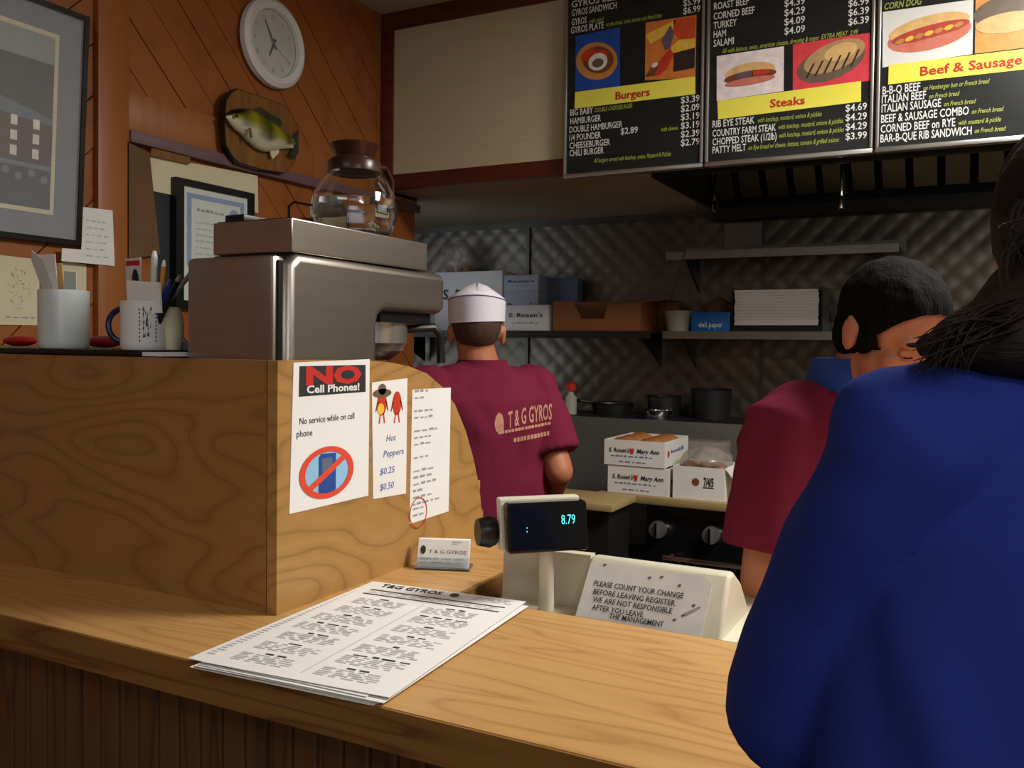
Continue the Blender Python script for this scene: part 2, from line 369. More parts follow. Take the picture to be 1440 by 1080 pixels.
# range hood
hx0, hx1, hy0 = -1.06, 1.6, SY+.10
hd = thing('range_hood', 'dark stainless range hood over the stove behind the menu boards', 'range hood', (.2, 3.6, SZ))
box('hood_side', 'hood_steel', hd, hx0, hx0+.02, hy0, BY-.01, SZ-.02, CZ-.05); box('hood_side', 'hood_steel', hd, hx1-.02, hx1, hy0, BY-.01, SZ-.02, CZ-.05)
box('hood_front', 'hood_steel', hd, hx0+.02, hx1-.02, hy0, hy0+.02, SZ-.02, CZ-.05); box('hood_top', 'hood_black', hd, hx0+.02, hx1-.02, hy0+.02, BY-.01, CZ-.08, CZ-.05)
x = hx0+.03
while x < hx1-.12:                       # row of baffle filters slanting up from the front
    fl = MB(); fl.prism([(x, BY-.17, SZ+.03), (x+.085, BY-.17, SZ+.03), (x+.085, BY-.55, SZ+.42), (x, BY-.55, SZ+.42)], (0, -.014, -.012)); fl.build('baffle_filter', 'steel_dark', hd, smooth=0)
    x += .115
box('hood_back', 'hood_black', hd, hx0+.02, hx1-.02, BY-.03, BY-.012, SZ-.01, CZ-.08); box('hood_lip', 'hood_steel', hd, hx0, hx1, BY-.13, BY-.02, SZ-.06, SZ-.01)
for px, py, yy in ((1005, 298, 3.5), (1183, 293, 3.3)):     # fire suppression nozzles
    q = PY(px, py, yy); n = MB().tube([(q.x, yy, q.z+.03), (q.x, yy, CZ-.1)], .006); p = n.build('nozzle_pipe', 'chrome', hd); MB().lathe([(.0, 0), (.011, 0), (.011, .035), (.006, .045)], (q.x, yy, q.z), 12).build('nozzle', 'chrome', hd)

# ------------------------------------------------------------------ service counter
CT = 1.05; FY = .833; PYF = 1.033; EX = -.94
ct = thing('service_counter', 'oak service counter with a beadboard front and thick edge', 'counter', (-.6, 1.1, 0))
LX = WX+.035; outl = [(LX, FY), (1.6, FY), (1.6, 1.257), (-.763, 1.257), (-.763, 1.74), (LX, 1.74)]
MB().prism([(x, y, CT-.0345) for x, y in outl], (0, 0, .0345)).build('countertop', 'oak_x', ct, smooth=0)
box('edge_band', 'oak_edge', ct, LX, 1.6, FY-.004, FY+.012, CT-.05, CT-.0008)
box('edge_band', 'oak_edge', ct, -.7665, -.755, 1.257, 1.745, CT-.05, CT-.0008)
box('edge_band', 'oak_edge', ct, -.755, 1.6, 1.249, 1.261, CT-.05, CT-.0008)
box('counter_base', 'black_matte', ct, LX, 1.58, .896, 1.24, .0, CT-.035); box('counter_base', 'black_matte', ct, LX, -.785, 1.24, 1.72, 0, CT-.035)
bs = .041; x = -2.201+.041
while x < 1.55:                          # beadboard staves
    MB().box(x, x+bs-.0025, .872, .896, .08, CT-.05, bev=.004).build('stave', 'bead_wood', ct, smooth=0); x += bs
box('toe_kick', 'black_matte', ct, LX, 1.55, .885, .9, 0, .08)
lc = thing('register_counter', 'low work counter behind the service counter under the register', 'counter', (.4, 1.5, 0))
box('worktop', 'oak_x', lc, -.754, 1.6, 1.263, 1.69, .87, .90); box('body', 'black_matte', lc, -.754, 1.58, 1.263, 1.67, 0, .87)

# raised divider with curved end
dv = thing('counter_divider', 'raised oak divider with a rounded end panel on the counter', 'divider', (-1.5, 1.3, CT))
box('front_panel', 'oak_panel', dv, LX, EX-.021, PYF, PYF+.02, CT, 1.442)
ep = [(391, 507), (450, 506), (510, 506.5), (545, 509), (575, 515), (600, 525), (622, 544), (640, 569), (655, 606), (666, 645), (674, 685), (678, 722), (679, 754)]
cur = [PX(a, b, EX) for a, b in ep]; pr = [(PYF-.001, CT), (PYF-.001, 1.442)] + [(q.y, min(q.z, 1.442)) for q in cur[1:-1]] + [(1.678, CT+.06), (1.678, CT)]
MB().prism([(EX-.02, y, z) for y, z in pr], (.02, 0, 0)).build('end_panel', 'oak_end', dv, smooth=25)
box('corner_seam', 'black_matte', dv, EX-.0215, EX-.0195, PYF-.0008, PYF+.01, CT, 1.4418)
box('inner_shelf', 'oak_x', dv, LX, EX-.021, 1.054, 1.70, 1.15, 1.17)
box('ledge_board', 'black', dv, LX, -1.272, 1.048, 1.40, 1.443, 1.4535, bev=.001)
box('ledge_end', 'white', dv, -1.2715, -1.222, 1.06, 1.14, 1.4435, 1.4505)
box('ledge_support', 'black_matte', dv, LX, -1.30, 1.38, 1.398, 1.17, 1.443)
# ------------------------------------------------------------------ menu boards
BYF = 2.99
mat('board_black', '#232524', .25, var=.25, vscale=3, stretch=(1, 1, 8)); mat('board_white', '#e2e2de', .4, var=0); mat('board_green', '#a3ad4e', .4, var=0); mat('banner', '#f2ea5a', .35, var=.03)
for nm, c in dict(pic_blue='#2450a8', bread='#c98a4a', bread_light='#e0b878', meat='#7a4630', tomato='#c8402c', bun='#d9803a', bun_red='#d0502c', cheese='#f0c04a', lettuce='#6a5a68', dark_food='#382c2a', pic_pink='#efe2e2', pic_red='#dd4650', steak='#b79468', steak_dark='#6c5d4e', sausage='#b8483c', pic_orange='#e09a4c', food_pink='#d07a68', sauce='#e8e4d4').items(): mat(nm, c, .35, var=.12, vscale=40)
def board(x0, x1, label):
    t = thing('menu_board', label, 'menu board', ((x0+x1)/2, BYF, 2.087), group='menu boards over the kitchen opening')
    box('panel', 'board_black', t, x0+.009, x1-.009, BYF, BYF+.024, 2.095, 2.80)
    for a in ((x0, x1, 2.084, 2.099), (x0, x1, 2.796, 2.81)): box('frame_rail', 'alu', t, a[0], a[1], BYF-.008, BYF+.026, a[2], a[3], bev=.002)
    for a in ((x0, x0+.010), (x1-.010, x1)): box('frame_stile', 'alu', t, a[0], a[1], BYF-.008, BYF+.026, 2.099, 2.796, bev=.002)
    return t, Print(t, (x0, BYF, 2.087), (1, 0, 0), (0, 0, 1))
W_, G_ = 'board_white', 'board_green'
# first board
t, p = board(-1.350, -.831, 'menu board headed Burgers with a gyro photo, next to the beige panel')
for body, q, x1 in (('GYROS BEEF', (804, 11), 872), ('GYROS SANDWICH', (804, 23), 867), ('GYROS', (804, 36), 825), ('GYROS PLATE', (803, 47.5), 849)): p.tpx(body, q, x1, 9, W_)
p.tpx('with salad', (828, 33), 848, 6, G_, shear=.2); p.tpx('on pita bread, onion, tomato and french fries', (852, 37.5), 930, 6, G_, shear=.2)
p.tpx('$5.99', (961, 9), 985, 9, W_).tpx('$6.99', (961, 20), 985, 9, W_)
p.quad([(809, 128.5), (872, 121.5), (872, 38), (809.6, 51)], 'pic_blue', 1, 'photo')
cu, cv = p.uv(839, 86); p.disc(cu, cv, .083, .066, 'bread', 2, -.35, 'photo'); p.disc(cu+.006, cv+.004, .062, .047, 'meat', 3, -.35, 'photo'); p.disc(cu-.03, cv+.025, .03, .022, 'tomato', 4, .3, 'photo'); p.disc(cu+.025, cv+.022, .022, .014, 'tomato', 4, -.4, 'photo'); p.disc(cu+.006, cv-.004, .037, .031, 'sauce', 5, 0, 'photo'); p.disc(cu+.006, cv-.008, .022, .016, 'steak_dark', 6, 0, 'photo')
p.quad([(907, 113), (978, 109), (979.5, 21), (908, 32)], 'bun', 1, 'photo')
b0 = p.uv(907, 113); b1 = p.uv(979, 21); bw_, bh_ = b1[0]-b0[0], b1[1]-b0[1]
def B(x, y): return (b0[0]+bw_*x, b0[1]+bh_*y)
p.poly([B(0, .8), B(.6, .97), B(.55, .8), B(.1, .62)], 'cheese', 2, 'photo'); p.poly([B(.56, .98), B(.99, .98), B(.99, .62), B(.7, .6), B(.57, .75)], 'bun_red', 2, 'photo')
p.poly([B(.33, .66), B(.5, .9), B(.58, .75), B(.5, .5), B(.4, .48)], 'lettuce', 3, 'photo'); p.poly([B(.5, .5), B(.68, .62), B(.99, .6), B(.99, .45), B(.75, .42), B(.55, .4)], 'cheese', 3, 'photo')
p.poly([B(.58, .08), B(.99, .1), B(.99, .44), B(.58, .4)], 'dark_food', 4, 'photo'); p.poly([B(.1, .1), B(.3, .3), B(.5, .5), B(.58, .38), B(.45, .15), B(.3, .05)], 'tomato', 4, 'photo'); p.poly([B(.02, .06), B(.12, .2), B(.3, .28), B(.2, .06)], 'meat', 5, 'photo'); p.disc(*B(.2, .24), .012, .008, 'pic_pink', 6, .4, 'photo')
p.quad([(808, 153), (978, 132.5), (978, 107.6), (809, 129.6)], 'banner', 3, 'banner'); p.tpx('Burgers', (866, 140.5), 914, 10.5, 'ink_red', layer=5, bold=.02, name='banner_lettering')
for body, q, x1 in (('BIG BABY', (802, 163), 834), ('HAMBURGER', (802, 175), 845), ('DOUBLE HAMBURGER', (801, 187), 875), ('1/4 POUNDER', (801, 198.5), 845), ('CHEESEBURGER', (801, 209.5), 858), ('CHILI BURGER', (801, 220), 849)): p.tpx(body, q, x1, 8.6, W_)
p.tpx('DOUBLE CHEESEBURGER', (836, 158), 889, 6, G_, shear=.2); p.tpx('with cheese', (929, 185), 953, 6, G_, shear=.2); p.tpx('All burgers served with ketchup, onion, Mustard & Pickles', (835, 229), 943, 6, G_, shear=.2); p.tpx('$2.89', (873, 189), 897, 8.6, W_)
for i, s in enumerate(('$3.39', '$2.09', '$3.19', '$3.19', '$2.39', '$2.79')): p.tpx(s, (957.5, 145.5+12*i), 984, 9, W_)
p.flush()
# second board
t, p = board(-.823, -.292, 'menu board headed Steaks with a sandwich photo, middle of the three boards')
for body, q, x1 in (('ROAST BEEF', (1004, 14), 1053), ('CORNED BEEF', (1003.5, 28), 1061), ('TURKEY', (1003.5, 41), 1036), ('HAM', (1003.5, 53.5), 1021), ('SALAMI', (1003.5, 66), 1032)): p.tpx(body, q, x1, 9.5, W_)
for i, s in enumerate(('$4.39', '$4.29', '$4.09', '$4.09')): p.tpx(s, (1103, 10+13*i), 1132, 9.5, W_)
for i, s in enumerate(('$6.99', '$6.39', '$6.39')): p.tpx(s, (1193, 10+13*i), 1222, 9.5, W_)
p.tpx('All with lettuce, swiss, american cheese, dressing & mayo  EXTRA MEAT  2.99', (1015, 75.5), 1205, 6.5, G_, shear=.2)
p.quad([(1008, 142), (1102, 128), (1102.5, 65), (1008, 79)], 'pic_pink', 1, 'photo')
c = p.uv(1055, 102); p.disc(*c, .083, .033, 'bread_light', 2, .02, 'photo'); p.disc(c[0], c[1]-.012, .086, .018, 'meat', 3, .04, 'photo'); p.disc(c[0]-.02, c[1]-.006, .03, .010, 'lettuce', 4, .1, 'photo'); p.disc(c[0]+.035, c[1]-.004, .03, .009, 'tomato', 4, 0, 'photo'); p.disc(c[0], c[1]-.028, .082, .012, 'food_pink', 5, .04, 'photo')
p.quad([(1115, 127), (1223, 113.5), (1223.5, 46), (1115, 62.5)], 'pic_red', 1, 'photo')
c = p.uv(1168, 88); p.disc(*c, .105, .055, 'steak_dark', 2, .25, 'photo'); p.disc(c[0]+.01, c[1]+.018, .095, .045, 'steak', 3, .28, 'photo'); p.disc(c[0]+.03, c[1]+.03, .05, .026, 'bread_light', 4, .2, 'photo')
for k in range(6): x = c[0]-.075+k*.027; p.poly([(x, c[1]-.04+k*.004), (x+.006, c[1]-.04+k*.004), (x+.028, c[1]+.004+k*.005), (x+.022, c[1]+.004+k*.005)], 'dark_food', 5, 'photo')
p.quad([(1010, 168), (1211, 143), (1211, 114), (1009, 142)], 'banner', 3, 'banner'); p.tpx('Steaks', (1083, 151.5), 1132, 11, 'ink_red', layer=5, bold=.02, name='banner_lettering')
for body, q, x1 in (('RIB EYE STEAK', (1002, 179.5), 1061), ('COUNTRY FARM STEAK', (1002, 192.5), 1091), ('CHOPPED STEAK (1/2lb)', (1002, 204.5), 1092), ('PATTY MELT', (1002, 216), 1049)): p.tpx(body, q, x1, 9.5, W_)
for s, q, x1 in (('with ketchup, mustard, onions & pickles', (1065, 172.5), 1155), ('with ketchup, mustard, onions & pickles', (1094, 182), 1185), ('with ketchup, mustard, onions & pickles', (1095, 194), 1186), ('on Rye bread w/ cheese, lettuce, tomato & grilled onions', (1052, 211), 1179)): p.tpx(s, q, x1, 6.5, G_, shear=.2)
for i, s in enumerate(('$4.69', '$4.29', '$4.29', '$3.99')): p.tpx(s, (1189, 157+13.3*i), 1219, 9.5, W_)
p.flush()
# third board
t, p = board(-.284, .24, 'menu board headed Beef & Sausage with a hot dog photo, nearest the customer')
p.tpx('CORN DOG', (1243, 14), 1295, 9, G_, shear=.15, bold=.02)
p.quad([(1241, 95), (1367.5, 76), (1369, -1), (1241.5, 17)], 'board_white', 1, 'photo')
c = p.uv(1306, 44); p.disc(c[0], c[1]-.012, .116, .045, 'food_pink', 2, .1, 'photo'); p.disc(c[0], c[1]+.012, .112, .036, 'bread_light', 3, .12, 'photo'); p.disc(c[0]+.004, c[1]-.002, .108, .020, 'sausage', 4, .14, 'photo')
for k in range(7): p.disc(c[0]-.08+k*.027, c[1]-.020+k*.0045, .013, .007, 'cheese' if k % 2 else 'bread', 5, .3, 'photo')
p.quad([(1371, 75.5), (1466, 64), (1466, -20), (1372, -6)], 'pic_orange', 1, 'photo'); c = p.uv(1415, 20); p.disc(c[0], c[1]+.01, .085, .045, 'steak_dark', 2, .05, 'photo'); p.disc(c[0]+.01, c[1]-.025, .09, .03, 'bread_light', 3, .02, 'photo')
p.quad([(1249, 119), (1466, 95), (1466, 66), (1250, 91.5)], 'banner', 3, 'banner'); p.tpx('Beef & Sausage', (1294, 107), 1437, 12.5, 'ink_red', layer=5, bold=.02, name='banner_lettering')
for body, q, x1, g, g1 in (('B-B-Q BEEF', (1241, 133), 1294, 'on Hamburger bun or French bread', 1390), ('ITALIAN BEEF', (1240, 145.5), 1302, 'on French bread', 1348), ('ITALIAN SAUSAGE', (1239.6, 158.5), 1323, 'on French bread', 1371), ('BEEF & SAUSAGE COMBO', (1239, 173), 1362, 'on French bread', 1410), ('CORNED BEEF on RYE', (1238.5, 187), 1343, 'with mustard & pickle', 1407), ('BAR-B-QUE RIB SANDWICH', (1238, 200.5), 1366, 'on French bread', 1413)):
    p.tpx(body, q, x1, 11, W_); u, v = p.uv(*q); q2 = (x1+4, q[1]-(x1+4-q[0])*.1); p.tpx(g, q2, g1, 6.5, G_, shear=.2)
p.flush()

# ------------------------------------------------------------------ things on the left wall
def onwall(px, py, X=WX): q = PX(px, py, X); return (q.y, q.z)
YV, ZV = (0, 1, 0), (0, 0, 1)
# clock
mat('picture_glass', '#ffffff', .04, var=0, alpha=.10, spec=.5)
ck = thing('wall_clock', 'round white wall clock with black hands on the plank wall', 'clock', (WX+.004, 2.36, 2.36))
C0 = Vector((WX+.004, 2.361, 2.506))
MB().lathe([(0, 0), (.142, 0), (.152, .012), (.150, .03), (.135, .04), (.116, .034), (.113, .02)], C0, 48, (1, 0, 0)).build('rim', 'white', ck)
MB().lathe([(0, .018), (.1125, .018)], C0, 48, (1, 0, 0)).build('dial', 'paper_grey', ck)
p = Print(ck, C0+Vector((.019, 0, 0)), YV, ZV)
for k in range(1, 13): a = PI/2-2*PI*k/12; p.text(str(k), math.cos(a)*.09, math.sin(a)*.09-.008, .016, 'ink_grey', center=True, bold=0, name='numerals')
p.flush()
def hand(a, l, wd, nm, lay):
    d = Vector((0, math.cos(a), math.sin(a))); s = Vector((0, -d.z, d.y)); o = C0+Vector((.0205+lay*.001, 0, 0))
    MB().prism([o-d*.02-s*wd, o-d*.02+s*wd, o+d*l+s*wd*.4, o+d*l-s*wd*.4], (.001, 0, 0)).build(nm, 'ink' if nm != 'second_hand' else 'ink_grey', ck, smooth=0)
hand(math.radians(122), .082, .004, 'minute_hand', 1); hand(math.radians(246), .05, .005, 'hour_hand', 0); hand(math.radians(-32), .08, .0012, 'second_hand', 2)
MB().lathe([(.0, .028), (.02, .0278), (.112, .0215)], C0, 40, (1, 0, 0)).build('glass_cover', 'picture_glass', ck)
# mounted fish
mat('plaque_wood', '#7d5426', .35, var=.25, vscale=6, stretch=(1, 6, 1)); mat('fish_fin', '#2c3424', .5, var=.2)
fx = WX+.055
fp = thing('mounted_fish_plaque', 'wooden plaque with black edge carrying a mounted bass', 'plaque', (WX, 2.33, 2.05))
fr = [(334, 124), (401, 147), (410, 158), (417.5, 172), (421, 200), (416, 226), (411, 233), (400, 244), (368, 239), (335, 229), (327, 221), (317.5, 205), (315, 172), (317.5, 141), (325, 129)]
P3 = [PX(a, b, fx) for a, b in fr]; MB().prism([(WX+.03, q.y, q.z) for q in P3], (fx-WX-.033, 0, 0)).build('plaque_edge', 'black', fp, smooth=30)
cy_ = sum(q.y for q in P3)/len(P3); cz_ = sum(q.z for q in P3)/len(P3)
MB().prism([(fx-.004, cy_+(q.y-cy_)*.975, cz_+(q.z-cz_)*.975) for q in P3], (.004, 0, 0)).build('plaque_face', 'plaque_wood', fp, smooth=0)
secs = [(315, 648, 656), (322, 640, 668), (345, 620, 702), (370, 611, 730), (400, 607, 752), (450, 611, 805), (490, 626, 838), (530, 648, 855), (580, 688, 852), (620, 728, 842), (655, 756, 836), (685, 770, 834), (704, 776, 842)]
FX = fx+.02; m = MB(); rings = []; N = 20
lay = m.bm.loops.layers.color.new('fish')
vt = {}
for i, (cx_, t_, b_) in enumerate(secs):
    a = PX(240+cx_/4, t_/4, FX); b = PX(240+cx_/4, b_/4, FX); c = (a+b)/2; h = (a.z-b.z)/2; th = min(h*.55, .03) if i < len(secs)-2 else h*.2
    ring = []
    for k in range(N):
        an = 2*PI*k/N; v = m.bm.verts.new((c.x+th*math.cos(an)-.004, c.y, c.z+h*math.sin(an))); vt[v] = (math.sin(an)*.5+.5, i/(len(secs)-1)); ring.append(v)
    rings.append(ring)
for a, b in zip(rings, rings[1:]):
    for k in range(N): m.bm.faces.new((a[k], a[(k+1) % N], b[(k+1) % N], b[k]))
m.bm.faces.new(rings[0][::-1]); m.bm.faces.new(rings[-1])
def fishcol(t, s, y):
    dk, ye, wh = Vector((.02, .035, .02)), Vector((.58, .56, .10)), Vector((.80, .78, .66))
    lo = .50-.1*s; hi = .86+(.0 if s < .3 else .10)
    if s < .34: hi -= .16
    c = wh if t < lo-.1 else wh.lerp(ye, (t-lo+.1)/.2) if t < lo+.1 else ye if t < hi-.08 else ye.lerp(dk, (t-hi+.08)/.16) if t < hi+.08 else dk
    if s > .3 and t > .25: c = c*(.72+.28*math.cos(y*520)) if t > .3 else c
    return (c[0], c[1], c[2], 1)
for f in m.bm.faces:
    for l in f.loops: t_, s_ = vt[l.vert]; l[lay] = fishcol(t_, s_, l.vert.co.y)
fm = bpy.data.materials.new('fish_skin'); fm.use_nodes = True; at_ = fm.node_tree.nodes.new('ShaderNodeVertexColor'); at_.layer_name = 'fish'; bs_ = fm.node_tree.nodes['Principled BSDF']; bs_.inputs['Roughness'].default_value = .3; fm.node_tree.links.new(at_.outputs[0], bs_.inputs['Base Color']); MATS['fish_skin'] = fm
m.build('fish_body', 'fish_skin', fp, smooth=60)
def fin(pts, nm, mm='fish_fin', X=None): MB().prism([PX(240+a/4, b/4, X or FX) for a, b in pts], (-.003, 0, 0)).build(nm, mm, fp, smooth=0)
fin([(698, 770), (716, 728), (722, 745), (716, 800), (722, 850), (698, 898), (670, 868), (690, 838)], 'tail_fin'); fin([(470, 618), (500, 600), (540, 622), (560, 640), (590, 655), (622, 672), (626, 712), (600, 708), (540, 655)], 'dorsal_fin')
fin([(560, 845), (610, 835), (608, 862), (575, 895), (566, 880)], 'anal_fin', 'cream'); fin([(440, 720), (452, 718), (462, 770), (448, 778)], 'pectoral_fin', 'steak_dark', FX+.03)
MB().ell(PX(240+372/4, 652/4, FX+.022), (.004, .006, .006)).build('eye', 'black', fp)
# big framed picture leaning off the wall
mat('mat_grey', '#6f7880', .6, var=.04); mat('pic_dark', '#2c2f30', .5, var=.3, vscale=4); mat('pic_sky', '#8c9790', .6, var=.1); mat('pic_brick', '#4a2e2c', .6, var=.2); mat('pic_street', '#2c3a48', .5, var=.3, vscale=12); mat('pic_roof', '#5a6c7c', .5, var=.1)
fg = thing('framed_picture', 'large black framed street picture with a wide grey mat', 'picture', (WX, 1.2, 1.73))
y0, y1, z0, z1 = .60, PX(112, 346, WX+.02).y, 1.728, 2.345
lean = .035                                # the top hangs forward off the wall
V = Vector((lean, 0, z1-z0)).normalized(); O = Vector((WX+.018, y0, z0)); p = Print(fg, O, YV, V, .0005); w_, h_ = y1-y0, z1-z0
def slab(nm, mm, u0, u1, v0, v1, d0, d1): MB().prism([p.O+p.U*u+p.V*v+p.N*d0 for u, v in ((u0, v0), (u1, v0), (u1, v1), (u0, v1))], p.N*(d1-d0)).build(nm, mm, fg, smooth=0)
slab('frame_rail', 'black', 0, w_, 0, .014, -.012, .01); slab('frame_rail', 'black', 0, w_, h_-.014, h_, -.012, .01); slab('frame_stile', 'black', 0, .014, .014, h_-.014, -.012, .01); slab('frame_stile', 'black', w_-.014, w_, .014, h_-.014, -.012, .01)
slab('mat_board', 'mat_grey', .014, w_-.014, .014, h_-.014, -.01, -.002)
mu, mv = .092, .085
slab('bevel', 'cream', mu-.012, w_-mu+.012, mv-.012, h_-mv+.012, -.002, .0)
p.rect(mu, mv, w_-mu, h_-mv, 'pic_dark', 2, 'print'); p.rect(mu, mv, w_-mu, mv+.13, 'pic_street', 3, 'print'); p.rect(mu, h_-mv-.07, w_-mu, h_-mv, 'pic_sky', 3, 'print')
p.poly([(mu+.2, mv+.12), (w_-mu, mv+.12), (w_-mu, mv+.22), (mu+.2, mv+.25)], 'pic_brick', 4, 'print'); p.poly([(mu+.2, mv+.25), (w_-mu, mv+.22), (w_-mu, mv+.235), (mu+.62, mv+.28), (mu+.2, mv+.28)], 'pic_roof', 4, 'print')
p.poly([(mu, mv+.1), (mu+.5, mv+.1), (mu+.66, mv+.12), (mu+.66, mv+.30), (mu+.6, mv+.36), (mu, mv+.40)], 'pic_roof', 5, 'print')
for i in range(2):
    for j in range(3): p.rect(w_-mu-.115+i*.06, mv+.125+j*.038, w_-mu-.097+i*.06, mv+.150+j*.038, 'sauce', 6, 'print')
for i in range(9):
    for j in range(3): p.rect(mu+.04+i*.062, mv+.16+j*.055, mu+.06+i*.062, mv+.19+j*.055, 'pic_sky', 6, 'print')
p.rect(mu, mv+.1, w_-mu, mv+.112, 'mat_grey', 6, 'print')
for k in range(5): p.disc(w_-mu-.16+k*.035, mv+.075+(k % 2)*.012, .010, .010, 'mat_grey', 6, 0, 'print')
p.flush()
mat('picture_glass', '#ffffff', .04, var=0, alpha=.10, spec=.5); slab('glazing', 'picture_glass', .014, w_-.014, .014, h_-.014, .005, .006)
# handwritten note, drawing and small papers
def sheet(name, label, cat, pxs, X, m='paper', th=.0012, **k):
    return MB().prism([PX(a, b, X) for a, b in pxs], (th, 0, 0)).build(name, m, None, label=label, cat=cat, smooth=0, **k)
def sheetP(o, pxs, X): q = [PX(a, b, X+.0012) for a, b in pxs]; return Print(o, q[0], q[1]-q[0], ZV, .0004), (q[1]-q[0]).length, (q[2]-q[1]).length
def scribble(p, u0, v0, u1, v1, rows, m='ink_grey', h=.005, seed=0):
    rnd = random.Random(seed)
    for r in range(rows):
        v = v1-(v1-v0)*(r+.5)/rows; u = u0
        while u < u1-.01:
            l = rnd.uniform(.008, .022); l = min(l, u1-u); p.rect(u, v, u+l, v+h*rnd.uniform(.5, 1), m, 1, 'writing'); u += l+rnd.uniform(.004, .008)
q = [(86, 367), (161, 374), (158, 296), (116, 291), (114, 351), (87, 349)]; o = sheet('handwritten_note', 'white handwritten note taped beside the framed picture', 'note', q, WX+.024); p, w1, h1 = sheetP(o, q, WX+.024); scribble(p, .075, .01, w1-.02, h1-.03, 6, 'faint', .004, 3); p.flush()
q = [(-40, 456), (55, 457.5), (55, 365), (-40, 354)]; o = sheet('pencil_drawing', 'cream paper with a pencil drawing low on the plank wall', 'drawing', q, WX+.003, 'cream'); p, w1, h1 = sheetP(o, q, WX+.003)
rnd = random.Random(5)
for k in range(60):
    a = rnd.uniform(0, 2*PI); r_ = rnd.uniform(.3, 1)*.045; u, v = w1-.055+math.cos(a)*r_*.7, h1*.52+math.sin(a)*r_*1.2; d = rnd.uniform(.004, .012); b = rnd.uniform(0, PI)
    p.poly([(u, v), (u+.0012, v+.001), (u+d*math.cos(b), v+d*math.sin(b))], 'steak_dark' if k % 3 else 'ink', 1, 'pencil_marks')
scribble(p, w1-.09, .012, w1-.012, .024, 1, 'ink_grey', .005, 8); p.flush()
q = [(86, 420), (121, 423), (121, 372), (88, 366)]; sheet('cream_card', 'small cream card pinned below the handwritten note', 'card', q, WX+.003, 'cream')
# certificate, papers and brown sheet right of the post
mat('cardboard_brown', '#6a4f30', .8, var=.12, vscale=5); mat('cert_blue', '#8aa0c4', .7, var=.1); mat('cert', '#cfd8d0', .6, var=.04)
q = [(176, 365), (222, 358), (207, 215), (176, 200)]; sheet('brown_board', 'plain brown board standing against the wall beside the post', 'board', q, WX+.012, 'cardboard_brown', .01)
q = [(212, 268), (363, 300), (362, 247), (206, 217)]; sheet('curled_paper', 'old pale paper strip pinned above the certificate', 'paper', q, WX+.008, 'cream')
q = [(209, 219), (265, 231), (265, 221), (211, 208)]; sheet('wooden_tag', 'small wooden name strip over the pale paper', 'sign', q, WX+.014, 'plaque_wood', .008)
q = [(222, 440), (250, 440), (249, 268), (214, 268)]; sheet('dark_print', 'dark narrow print half hidden behind the certificate', 'print', q, WX+.004, 'pic_dark')
cf = thing('framed_certificate', 'black framed certificate with a blue ornamental border', 'certificate', (WX, 2.13, 1.56))
q = [PX(a, b, WX+.03) for a, b in ((250, 433), (362, 433), (357, 270), (247, 250))]; y0, y1, z0, z1 = q[3].y, q[2].y, 1.575, 1.972; p = Print(cf, (WX+.03, y0, z0), YV, ZV, .0005)
for nm, a in (('frame_rail', (y0, y1, z0, z0+.022)), ('frame_rail', (y0, y1, z1-.022, z1)), ('frame_stile', (y0, y0+.03, z0+.022, z1-.022)), ('frame_stile', (y1-.03, y1, z0+.022, z1-.022))): box(nm, 'black', cf, WX+.006, WX+.034, a[0], a[1], a[2], a[3])
box('backing', 'cert', cf, WX+.008, WX+.0295, y0+.03, y1-.03, z0+.022, z1-.022); w1, h1 = y1-y0, z1-z0
for a in ((.045, .13, .062, h1-.04), (w1-.062, .13, w1-.045, h1-.04), (.062, .13, w1-.062, .145), (.062, h1-.055, w1-.062, h1-.04)): p.rect(*a, 'cert_blue', 1, 'ornament')
scribble(p, .085, h1-.10, .20, h1-.085, 1, 'ink_grey', .010, 1); scribble(p, .08, .16, w1-.09, h1-.12, 6, 'faint', .006, 4); scribble(p, .06, .04, .2, .11, 3, 'faint', .006, 6); p.disc(w1-.09, h1-.09, .022, .022, 'cert_blue', 1, 0, 'seal'); p.flush()

# ------------------------------------------------------------------ on the ledge
LZ = 1.4538
def at_d(px, py, y): return PY(px, py, y)
c1 = PY(90, 488, 1.125); r1 = .046
mg = thing('white_cup', 'plain white cup full of sticks and papers on the black ledge', 'cup', (c1.x, 1.125, LZ))
MB().lathe([(0, 0), (r1*.93, 0), (r1*.98, .004), (r1, .012), (r1, .112), (r1-.004, .112), (r1-.004, .012), (0, .008)], (c1.x, 1.125, LZ), 36).build('cup_body', 'white_gloss', mg)
def card_at(name, label, cat, pts, y, m, th=.001): return MB().prism([PY(a, b, y) for a, b in pts], (0, th, 0)).build(name, m, None, label=label, cat=cat, smooth=0)
card_at('wooden_paddle', 'grey flat stick leaning left out of the white cup', 'stick', [(66, 425), (78, 425), (56, 362), (44, 352), (44, 366)], 1.115, 'paper_grey', .002)
card_at('folded_paper', 'white folded paper sticking out of the white cup', 'paper', [(66, 440), (84, 440), (77, 357), (53, 358)], 1.12, 'paper'); card_at('tan_envelope', 'tan envelope sticking out of the white cup', 'envelope', [(70, 440), (93, 440), (87, 370), (60, 370)], 1.135, 'bread_light')
card_at('clear_sleeve', 'pale plastic sleeve standing at the right in the white cup', 'sleeve', [(88, 440), (107, 440), (107, 383), (90, 381)], 1.128, 'cert')
c2 = PY(203, 489, 1.125); r2 = .041
mg = thing('printed_mug', 'white mug with blue handle and printed figure holding pens', 'mug', (c2.x, 1.125, LZ))
MB().lathe([(0, 0), (r2*.93, 0), (r2*.98, .004), (r2, .010), (r2, .088), (r2-.0035, .088), (r2-.0035, .010), (0, .007)], (c2.x, 1.125, LZ), 36).build('mug_body', 'white', mg)
mat('handle_blue', '#1f2250', .3, var=.05); vr = Vector((-_r.x, -_r.y, 0))
